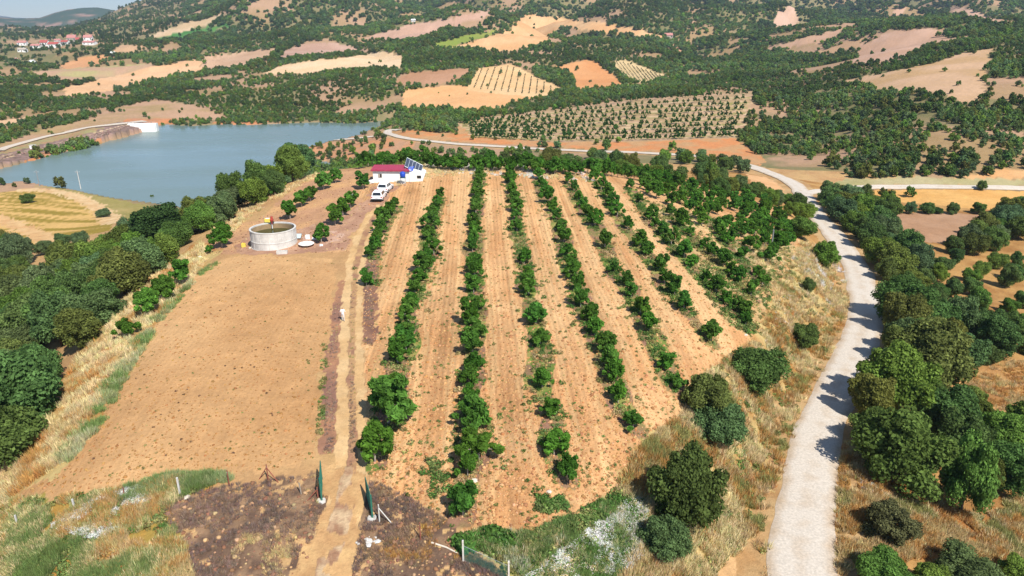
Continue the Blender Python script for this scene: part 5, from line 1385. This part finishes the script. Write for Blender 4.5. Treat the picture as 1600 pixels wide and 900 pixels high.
# village
def house(label, px, py, wpx, hpx, roof, wall=WHITE, rz=0.0, ridge=.38, name="village_house"):
    p = g(px, py); k = mpp(p); Wm, Hm = wpx * k, hpx * k; Dm = Wm * .62; hw = Hm * .62
    t = thing(name, label, "house", p, rz, "houses of the far village")
    MB().box(-Wm / 2, Wm / 2, -Dm / 2, Dm / 2, -3, hw).poly([(-Wm / 2, Dm / 2, hw), (-Wm / 2, -Dm / 2, hw), (-Wm / 2, 0, Hm)]).poly([(Wm / 2, -Dm / 2, hw), (Wm / 2, Dm / 2, hw), (Wm / 2, 0, Hm)]).build("wall", wall, t)
    o = .5; s = (Hm - hw) / (Dm / 2)
    r = MB()
    for sy in (-1, 1):
        q = [(-Wm / 2 - o, sy * (Dm / 2 + o), hw - o * s + .12), (Wm / 2 + o, sy * (Dm / 2 + o), hw - o * s + .12), (Wm / 2 + o, 0, Hm + .12), (-Wm / 2 - o, 0, Hm + .12)]
        r.poly(q if sy < 0 else q[::-1]); r.poly([(x, y, z - .1) for x, y, z in (q[::-1] if sy < 0 else q)])
    ro = r.build("roof", roof, t); MB().box(Wm * .18, Wm * .18 + .7, -.35, .35, Hm * .9, Hm + .9).build("chimney", CONCRETE, ro)
    for i in range(3):
        x = -Wm / 2 + Wm * (i + .5) / 3
        if i == 1: MB().box(x - .6, x + .6, -Dm / 2 - .05, -Dm / 2 - .005, 0, min(2.3, hw * .7)).build("door", WOODG, t)
        else:
            wn_ = MB().box(x - .75, x + .75, -Dm / 2 - .05, -Dm / 2 - .005, hw * .35, hw * .8).build("window", DARKGLASS, t); MB().box(x - .9, x + .9, -Dm / 2 - .12, -Dm / 2 - .055, hw * .30, hw * .345).build("sill", CONCRETE, wn_)
for a in [("pink roofed house at the outer end of the village", 36, 71, 13, 7, TILE2, WHITE, .1), ("broad bright red roofed house in the village middle", 71, 72, 12, 9, TILE, WHITE, -.1),
          ("long low red roofed barn with pale band in the village", 86, 74, 16, 8, TILE, WHITE, -.05), ("low red roof peeping behind the long village barn", 91, 66, 9, 5, TILE2, WHITE, .1),
          ("red roofed house beside the long village barn", 103, 70, 12, 7, TILE, WHITE, -.2), ("tall tan block above the red village roofs", 114, 66, 13, 11, TILE2, PALEBARK, .1),
          ("dark red roofed house beside the tan village block", 126, 66, 11, 7, TILE, WHITE, .2), ("pink roofed white house at the hill end of the village", 139, 64, 12, 9, TILE2, WHITE, .15),
          ("long white house at the hill end of the village", 141, 70, 18, 6, TILE2, WHITE, 0), ("small pale house before the red roofs of the village", 57, 75, 13, 6, TILE2, WHITE, .1),
          ("white walled house below the village by the trees", 36, 81, 12, 6, PALEBARK, WHITE, .1), ("flat white shed below the village on the bright path", 52, 100, 11, 6, TARP, WHITE, -.5),
          ("orange roofed hut among the lower village trees", 24, 96, 10, 5, TILE2, STONE, .1)]:
    house(*a)
house("white farm hut below the pale field beyond the lake", 177, 86, 6, 5, TARP, WHITE, .1, name="farm_hut")
house("brown farm hut at the end of the long orange field", 1044, 60, 12, 8, TILE2, PALEBARK, .1, name="farm_hut")
house("tiny white farm hut on the long pink field", 646, 34, 6, 4, TARP, WHITE, 0, name="farm_hut")

# ------------------------------------------------------------------ the person on the track
def person():
    p = g(536.5, 501.5)
    me = bpy.data.meshes.new("skeleton"); V = []; E = []; R = []
    def v(x, y, z, r): V.append((x, y, z)); R.append(r); return len(V) - 1
    pel = v(0, 0, .93, .135); wai = v(0, 0, 1.10, .125); che = v(0, .01, 1.30, .145); nek = v(0, .01, 1.47, .06); hd = v(0, -.01, 1.58, .085); top = v(0, 0, 1.70, .075)
    E += [(pel, wai), (wai, che), (che, nek), (nek, hd), (hd, top)]
    for s in (-1, 1):
        sh = v(s * .19, .01, 1.40, .065); el = v(s * .27, .03 * s, 1.13, .046); wr = v(s * .29, -.06 - .05 * s, .90, .032); pa = v(s * .29, -.08 - .05 * s, .82, .034)
        E += [(che, sh), (sh, el), (el, wr), (wr, pa)]
        for i in range(4):
            f1 = v(s * .29 + (i - 1.5) * .019 * .4, -.08 - .05 * s + (i - 1.5) * .02, .755, .009); f2 = v(s * .285, -.075 - .05 * s + (i - 1.5) * .02, .71 + (.01 if i in (0, 3) else 0), .008); E += [(pa, f1), (f1, f2)]
        t1 = v(s * .26, -.12 - .05 * s, .79, .011); E.append((pa, t1))
        hip = v(s * .10, 0, .86, .095); kn = v(s * .11, -.10 * s - .02, .48, .062); an = v(s * .11, .12 * -s * .9, .09, .042); to = v(s * .12, .12 * -s * .9 - .15, .035, .038)
        E += [(pel, hip), (hip, kn), (kn, an), (an, to)]
    me.from_pydata(V, E, []); o = bpy.data.objects.new("skeleton", me); COL.objects.link(o)
    md = o.modifiers.new("skin", 'SKIN')
    for q, r in zip(me.skin_vertices[0].data, R): q.radius = (r, r * .82)
    me.skin_vertices[0].data[0].use_root = True
    o.modifiers.new("sub", 'SUBSURF').levels = 1
    dg = bpy.context.evaluated_depsgraph_get(); dg.update(); bm = bpy.data.meshes.new_from_object(o.evaluated_get(dg))
    bpy.data.objects.remove(o)
    skin = plain("skin", (.42, .24, .16), .6, var=.05); shirt = plain("white_shirt", (.80, .80, .80), .9, var=.04); trou = plain("pale_trousers", (.60, .60, .62), .9, var=.05); hair = plain("dark_hair", (.025, .02, .018), .8); shoe = plain("dark_shoes", (.05, .04, .035), .7)
    bm.name = "person"; bm.materials.clear()
    for m_ in (skin, shirt, trou, hair, shoe): bm.materials.append(m_)
    for f in bm.polygons:
        c = f.center; f.use_smooth = True
        if c.z > 1.66 or (c.z > 1.54 and c.y > .02): i = 3
        elif c.z > 1.46: i = 0
        elif c.z > .97 and not (abs(c.x) > .22 and c.z < 1.12): i = 1
        elif abs(c.x) > .2 and c.z > .66: i = 0
        elif c.z > .10: i = 2
        else: i = 4
        f.material_index = i
    return tag(link("person", bm, None, None, p + Vector((0, 0, .0)), math.radians(10)), "person in white shirt and pale trousers walking in the farm track rut", "person")
person()

# ------------------------------------------------------------------ grasses, weeds, clods
def px_points(poly, n, seed):
    rg = np.random.default_rng(seed); p = np.array(poly, float); lo, hi = p.min(0), p.max(0)
    q = rg.random((int(n * 2.5), 2)) * (hi - lo) + lo; q = q[pip(q[:, 0], q[:, 1], poly)][:n]
    X, Y, Z = unproj(q[:, 0], q[:, 1]); return np.stack([X, Y, Z], 1)
STR, STR2, ORA, GRN, GRN2, OLV, WHT, BRN = (.74, .60, .32), (.60, .45, .22), (.54, .30, .10), (.11, .22, .05), (.20, .28, .085), (.34, .33, .12), (.82, .81, .74), (.22, .14, .09)
def blades(k, n, h, sp, w, seed): return tuft_mesh(f"tuft_{k}", [tuft("t", n, h, sp, w, seed, None)], STRAW_I)
TUFTS = [blades("a", 26, .55, .30, .035, 1), blades("b", 22, .42, .34, .045, 2), blades("c", 30, .75, .26, .03, 3)]
def clump_leaf(name, n, seed, flat=.6, size=.12): return leafy(name, [(0, 0, .16, .26), (.2, .1, .12, .18), (-.15, .18, .12, .18), (0, -.2, .1, .18)], n, size, seed, 0, flat, 1.6, .4, mat=LEAF_I, spread=.9)
WEED = [clump_leaf("weed_a", 60, 11), clump_leaf("weed_b", 44, 12), clump_leaf("weed_c", 70, 13, .9)]
def cover(name, label, cat, sets, protos, smin, smax, avoid=None):
    P, T, S = [], [], []
    for i, (poly, n, cols, ws, k) in enumerate(sets):
        p = px_points(poly, n, sum(map(ord, name)) % 1000 + i) if not isinstance(poly, np.ndarray) else poly
        keep = dist_line(road_P, p[:, 0], p[:, 1], 10) > 2.35 + 1.3 * RNG.random(len(p))
        if avoid is not None: keep &= ~avoid(p)
        # clumped cover: thin out by noise
        keep &= fbm(p[:, 0] / 1.6, p[:, 1] / 1.6, 800 + i, 3) > .40
        p = p[keep]; P.append(p)
        # kinds grow in patches: the kind follows a slow noise, not chance alone
        nv = np.argsort(np.argsort(fbm(p[:, 0] / 3.0, p[:, 1] / 3.0, 830 + i, 3) + RNG.normal(0, .05, len(p)))) / max(1, len(p))
        ci_ = np.minimum(np.searchsorted(np.cumsum(ws) / np.sum(ws), nv), len(cols) - 1)
        T.append(np.clip(np.array(cols)[ci_] * RNG.uniform(.76, 1.22, (len(p), 1)) * RNG.uniform(.9, 1.1, (len(p), 3)), .003, .9)); S.append(RNG.uniform(smin, smax, len(p)) * k)
    P = np.concatenate(P); T = np.concatenate(T); S = np.concatenate(S)
    return mass(name, label, cat, P, S, T, RNG.integers(0, len(protos), len(P)), protos, RNG.normal(0, .18, (len(P), 2)))
def on_track(p):
    i, j = blocked(p[:, 0], p[:, 1])
    return sandy[i, j] | (dist_line(ruta, p[:, 0], p[:, 1], 3) < .6) | (dist_line(rutb, p[:, 0], p[:, 1], 3) < .55)
LBANK_STRAW = [(-60,800),(0,738),(55,675),(95,598),(125,555),(165,520),(190,470),(225,438),(285,402),(312,380),(330,395),(300,440),(235,510),(190,575),(140,655),(95,725),(14,780)]
UPSTRAW = [(330,362),(370,330),(430,300),(480,276),(500,268),(490,280),(430,312),(385,345),(345,385)]
BANKG = [(965,768),(994,708),(1064,648),(1102,585),(1178,532),(1208,478),(1225,432),(1248,392),(1262,380),(1300,420),(1322,470),(1318,530),(1290,590),(1262,650),(1235,720),(1210,800),(1200,910),(960,910),(1005,850),(1008,795)]
cover("dry_grass", "dry straw grass on the banks, verges and headlands", "grass", [
    (LBANK_STRAW, 9000, [STR, STR2, ORA], [5, 3, 2.2], 1.0), (UPSTRAW, 1800, [STR, STR2], [3, 2], .9),
    (BANKG, 19000, [STR, STR2, ORA, OLV], [5, 3.5, 2.2, 1.2], 1.0), (WEEDS, 15000, [(.16, .23, .07), (.27, .32, .12), STR, OLV, ORA, STR2], [2.4, 3, 2.2, 2.2, 2.2, 1.5], .8),
    (SLOPE, 8000, [STR2, ORA, STR, OLV], [3, 4, 1.5, 1.5], .9), (GREEN, 5200, [(.16, .25, .07), (.26, .34, .13), STR, (.14, .24, .06), (.55, .55, .38)], [3, 3, 1.5, 2, 1.5], .9), (CLEAR, 1500, [STR2, ORA], [3, 2], .8), (CREST, 2200, [STR, WHT], [4, 1], .9),
    ([(1308,690),(1330,690),(1345,730),(1330,850),(1318,900),(1305,900)], 1200, [STR2, STR, ORA], [3, 2, 2], .8),
    ([(1255,370),(1300,400),(1330,440),(1320,500),(1290,470),(1250,420),(1235,400)], 2200, [STR, STR2, WHT], [4, 2, 1], .9),
    ([(345,412),(318,428),(245,512),(205,578),(165,655),(132,700),(110,722),(88,722),(130,655),(180,575),(228,508),(300,436),(330,410)], 5200, [(.20, .28, .09), (.34, .37, .17), (.50, .47, .26)], [3, 3, 1.5], .95),
    ([(165,770),(270,742),(352,742),(362,750),(290,765),(190,785)], 2600, [(.20, .28, .10), (.34, .38, .18)], [3, 2], .8),
    (BURN, 2600, [(.24, .17, .14), (.32, .22, .16), STR2], [4, 3, 1], .42), (BURN2, 2600, [(.24, .17, .14), (.34, .23, .15), ORA], [4, 3, 1], .42),
    ([(546,440),(552,440),(546,520),(532,580),(526,710),(506,710),(508,640),(514,560),(522,480),(532,440)], 500, [(.28, .20, .16), (.40, .28, .19), STR2], [3, 2, 1], .34), ([(545,440),(558,440),(558,520),(560,640),(560,730),(542,730),(543,600),(543,500)], 500, [(.30, .21, .16), (.42, .30, .20), OLV], [3, 2, 1], .32),
    ([(572,400),(586,400),(584,470),(584,540),(570,540),(568,470)], 350, [(.26, .19, .16), (.38, .27, .19)], [3, 2], .36),
    ([(640,260),(720,256),(880,262),(960,272),(930,285),(740,272),(660,280)], 1200, [STR, WHT], [3, 1], .7),
    ([(1040,300),(1100,350),(1180,420),(1215,470),(1235,420),(1240,380),(1150,380),(1080,320)], 3200, [STR, STR2, OLV], [3, 2, 1], .8),
    ], TUFTS, .55, 1.25, on_track)
rows_pts = []
for P in row_lines:
    L = resample(P[:, :2], .25); n = int(len(L) * 2.6)
    q = L[RNG.integers(0, len(L), n)] + RNG.normal(0, .75, (n, 2)); rows_pts.append(q)
rows_pts = np.concatenate(rows_pts); rows_pts = np.column_stack([rows_pts, zat(rows_pts[:, 0], rows_pts[:, 1])])
cover("green_weeds", "green weeds under the orchard rows and along the field margins", "weeds", [
    (rows_pts, 0, [GRN, GRN2, OLV, STR2], [4, 3, 2, 1.5], .8),
    (WEEDS, 1500, [GRN2, OLV, GRN, ORA], [3, 3, 1.2, 1.6], .7), (GREEN, 2600, [GRN, GRN2, OLV], [3, 3, 1], .9),
    ([(715,848),(770,832),(800,845),(795,870),(780,880),(735,868)], 1500, [GRN], [1], 1.3),
    ([(655,735),(700,690),(720,760),(720,800),(690,795),(660,770)], 70, [GRN, GRN2], [1, 1], .8),
    ([(838,770),(868,755),(888,795),(850,803),(838,795)], 170, [GRN2, GRN], [1, 1], .9),
    (ORCH, 2000, [GRN, GRN2, OLV], [2, 2, 1], .42), (BARE, 420, [GRN2, OLV, BRN], [1, 2, 1.2], .28),
    (BANKR, 2200, [OLV, GRN2], [2, 1], .9), ([(985,300),(1060,330),(1140,345),(1245,365),(1240,395),(1222,430),(1205,475),(1175,528),(1130,500),(1090,440),(1040,380)], 1500, [OLV, GRN2, GRN], [2, 2, 1], .9),
    ([(505,520),(512,520),(508,640),(500,700),(494,700),(498,620)], 110, [GRN2, OLV], [1, 1], .5),
    ([(575,655),(588,655),(592,705),(580,705)], 90, [OLV, GRN2], [1, 1], .7),
    ], WEED, .55, 1.3, on_track)
FLOW = [leafy(f"flower_{k}", [(0, 0, .38, .26), (.22, .1, .34, .18), (-.16, .18, .36, .2)], 46, .085, 60 + k, 0, .5, 1.1, .5, mat=LEAF_I, spread=.5) for k in range(2)]
cover("white_flowers", "pale flowering weeds by the fence and under the big oak", "flowers", [
    ([(80,825),(120,800),(150,783),(195,766),(262,757),(250,775),(215,795),(200,822),(150,845)], 2600, [WHT, STR], [5, 1], .6),
    ([(955,800),(990,778),(1008,792),(1015,850),(985,890),(900,905),(820,905),(880,862)], 5200, [WHT, STR], [5, 1], .7),
    ([(1225,450),(1250,440),(1240,500),(1215,530),(1200,560),(1190,545)], 300, [WHT, STR], [2, 2], .5),
    ([(1330,715),(1370,740),(1410,765),(1380,800),(1345,770)], 200, [WHT, STR], [1, 1], .5)], FLOW, .6, 1.1)
def clods():
    rg = np.random.default_rng(5); pr = []
    for k in range(4):
        me = np_mesh(f"clod_{k}", IV * (1 + rg.normal(size=(12, 1)) * .18) * (1, 1, .7), [IF], {"leaf": ('FLOAT', 'FACE', np.full(20, 1.0))}); me.materials.append(STRAW_I); pr.append(me)
    A_ = px_points(ORCH, 24000, 91); B_ = px_points(BARE, 4200, 92); D_ = np.concatenate([px_points(BURN, 450, 93), px_points(BURN2, 450, 94), px_points(UPPER, 1500, 95)])
    A_ = A_[~on_track(A_)]; pts = np.concatenate([A_, B_, D_]); n = len(pts)
    s = np.concatenate([rg.gamma(2.2, .026, len(A_)), rg.gamma(2.0, .02, len(B_)), rg.gamma(2.2, .035, len(D_))]) + .02
    tt = np.concatenate([tints(len(A_), [SOIL1, SOIL2, lin(190, 136, 92)], [3, 3, 2], .15), tints(len(B_), [lin(206, 156, 100), lin(186, 136, 84)], [1, 1], .15), tints(len(D_), [lin(222, 182, 134), lin(170, 126, 98)], [1, 2], .2)])
    mass("soil_clods", "loose soil clods and small stones on the turned ground", "soil", pts, np.clip(s, .02, .22), tt, rg.integers(0, 4, n), pr)
    # riprap of the dam face
    q = RNG.uniform(0, 1, (2600, 1)); k = RNG.integers(0, len(DAM_TOP) - 1, 2600); base_ = DAM_TOP[k] + (DAM_TOP[k + 1] - DAM_TOP[k]) * q
    nrm_ = np.array([.34, -.94]); pr_ = base_ + nrm_ * RNG.uniform(.5, 11, (2600, 1)); pr_ = np.column_stack([pr_, zat(pr_[:, 0], pr_[:, 1])]); pr_ = pr_[pr_[:, 2] > WATER_Z - .6]
    mass("dam_riprap", "grey brown boulders facing the dam along the water", "boulders", pr_, RNG.uniform(.35, .8, len(pr_)), tints(len(pr_), [lin(176, 146, 134), lin(140, 118, 106), lin(196, 166, 148)], [2, 2, 1], .2), RNG.integers(0, 4, len(pr_)), pr)
clods()

# ------------------------------------------------------------------ summer haze
def haze():
    m = bpy.data.materials.new("haze"); m.use_nodes = True; n = m.node_tree.nodes; n.remove(n["Principled BSDF"])
    v = n.new("ShaderNodeVolumePrincipled"); v.inputs["Color"].default_value = (.66, .82, 1.0, 1); v.inputs["Density"].default_value = HAZE_D; v.inputs["Anisotropy"].default_value = .2
    m.node_tree.links.new(v.outputs[0], n["Material Output"].inputs["Volume"])
    o = MB().box(-13500, 13500, -400, 13600, -420, 460).build("haze", m); tag(o, "thin summer haze over the whole valley", "haze", kind="stuff"); o.display_type = 'WIRE'
HAZE_D = 1.0e-4
haze()
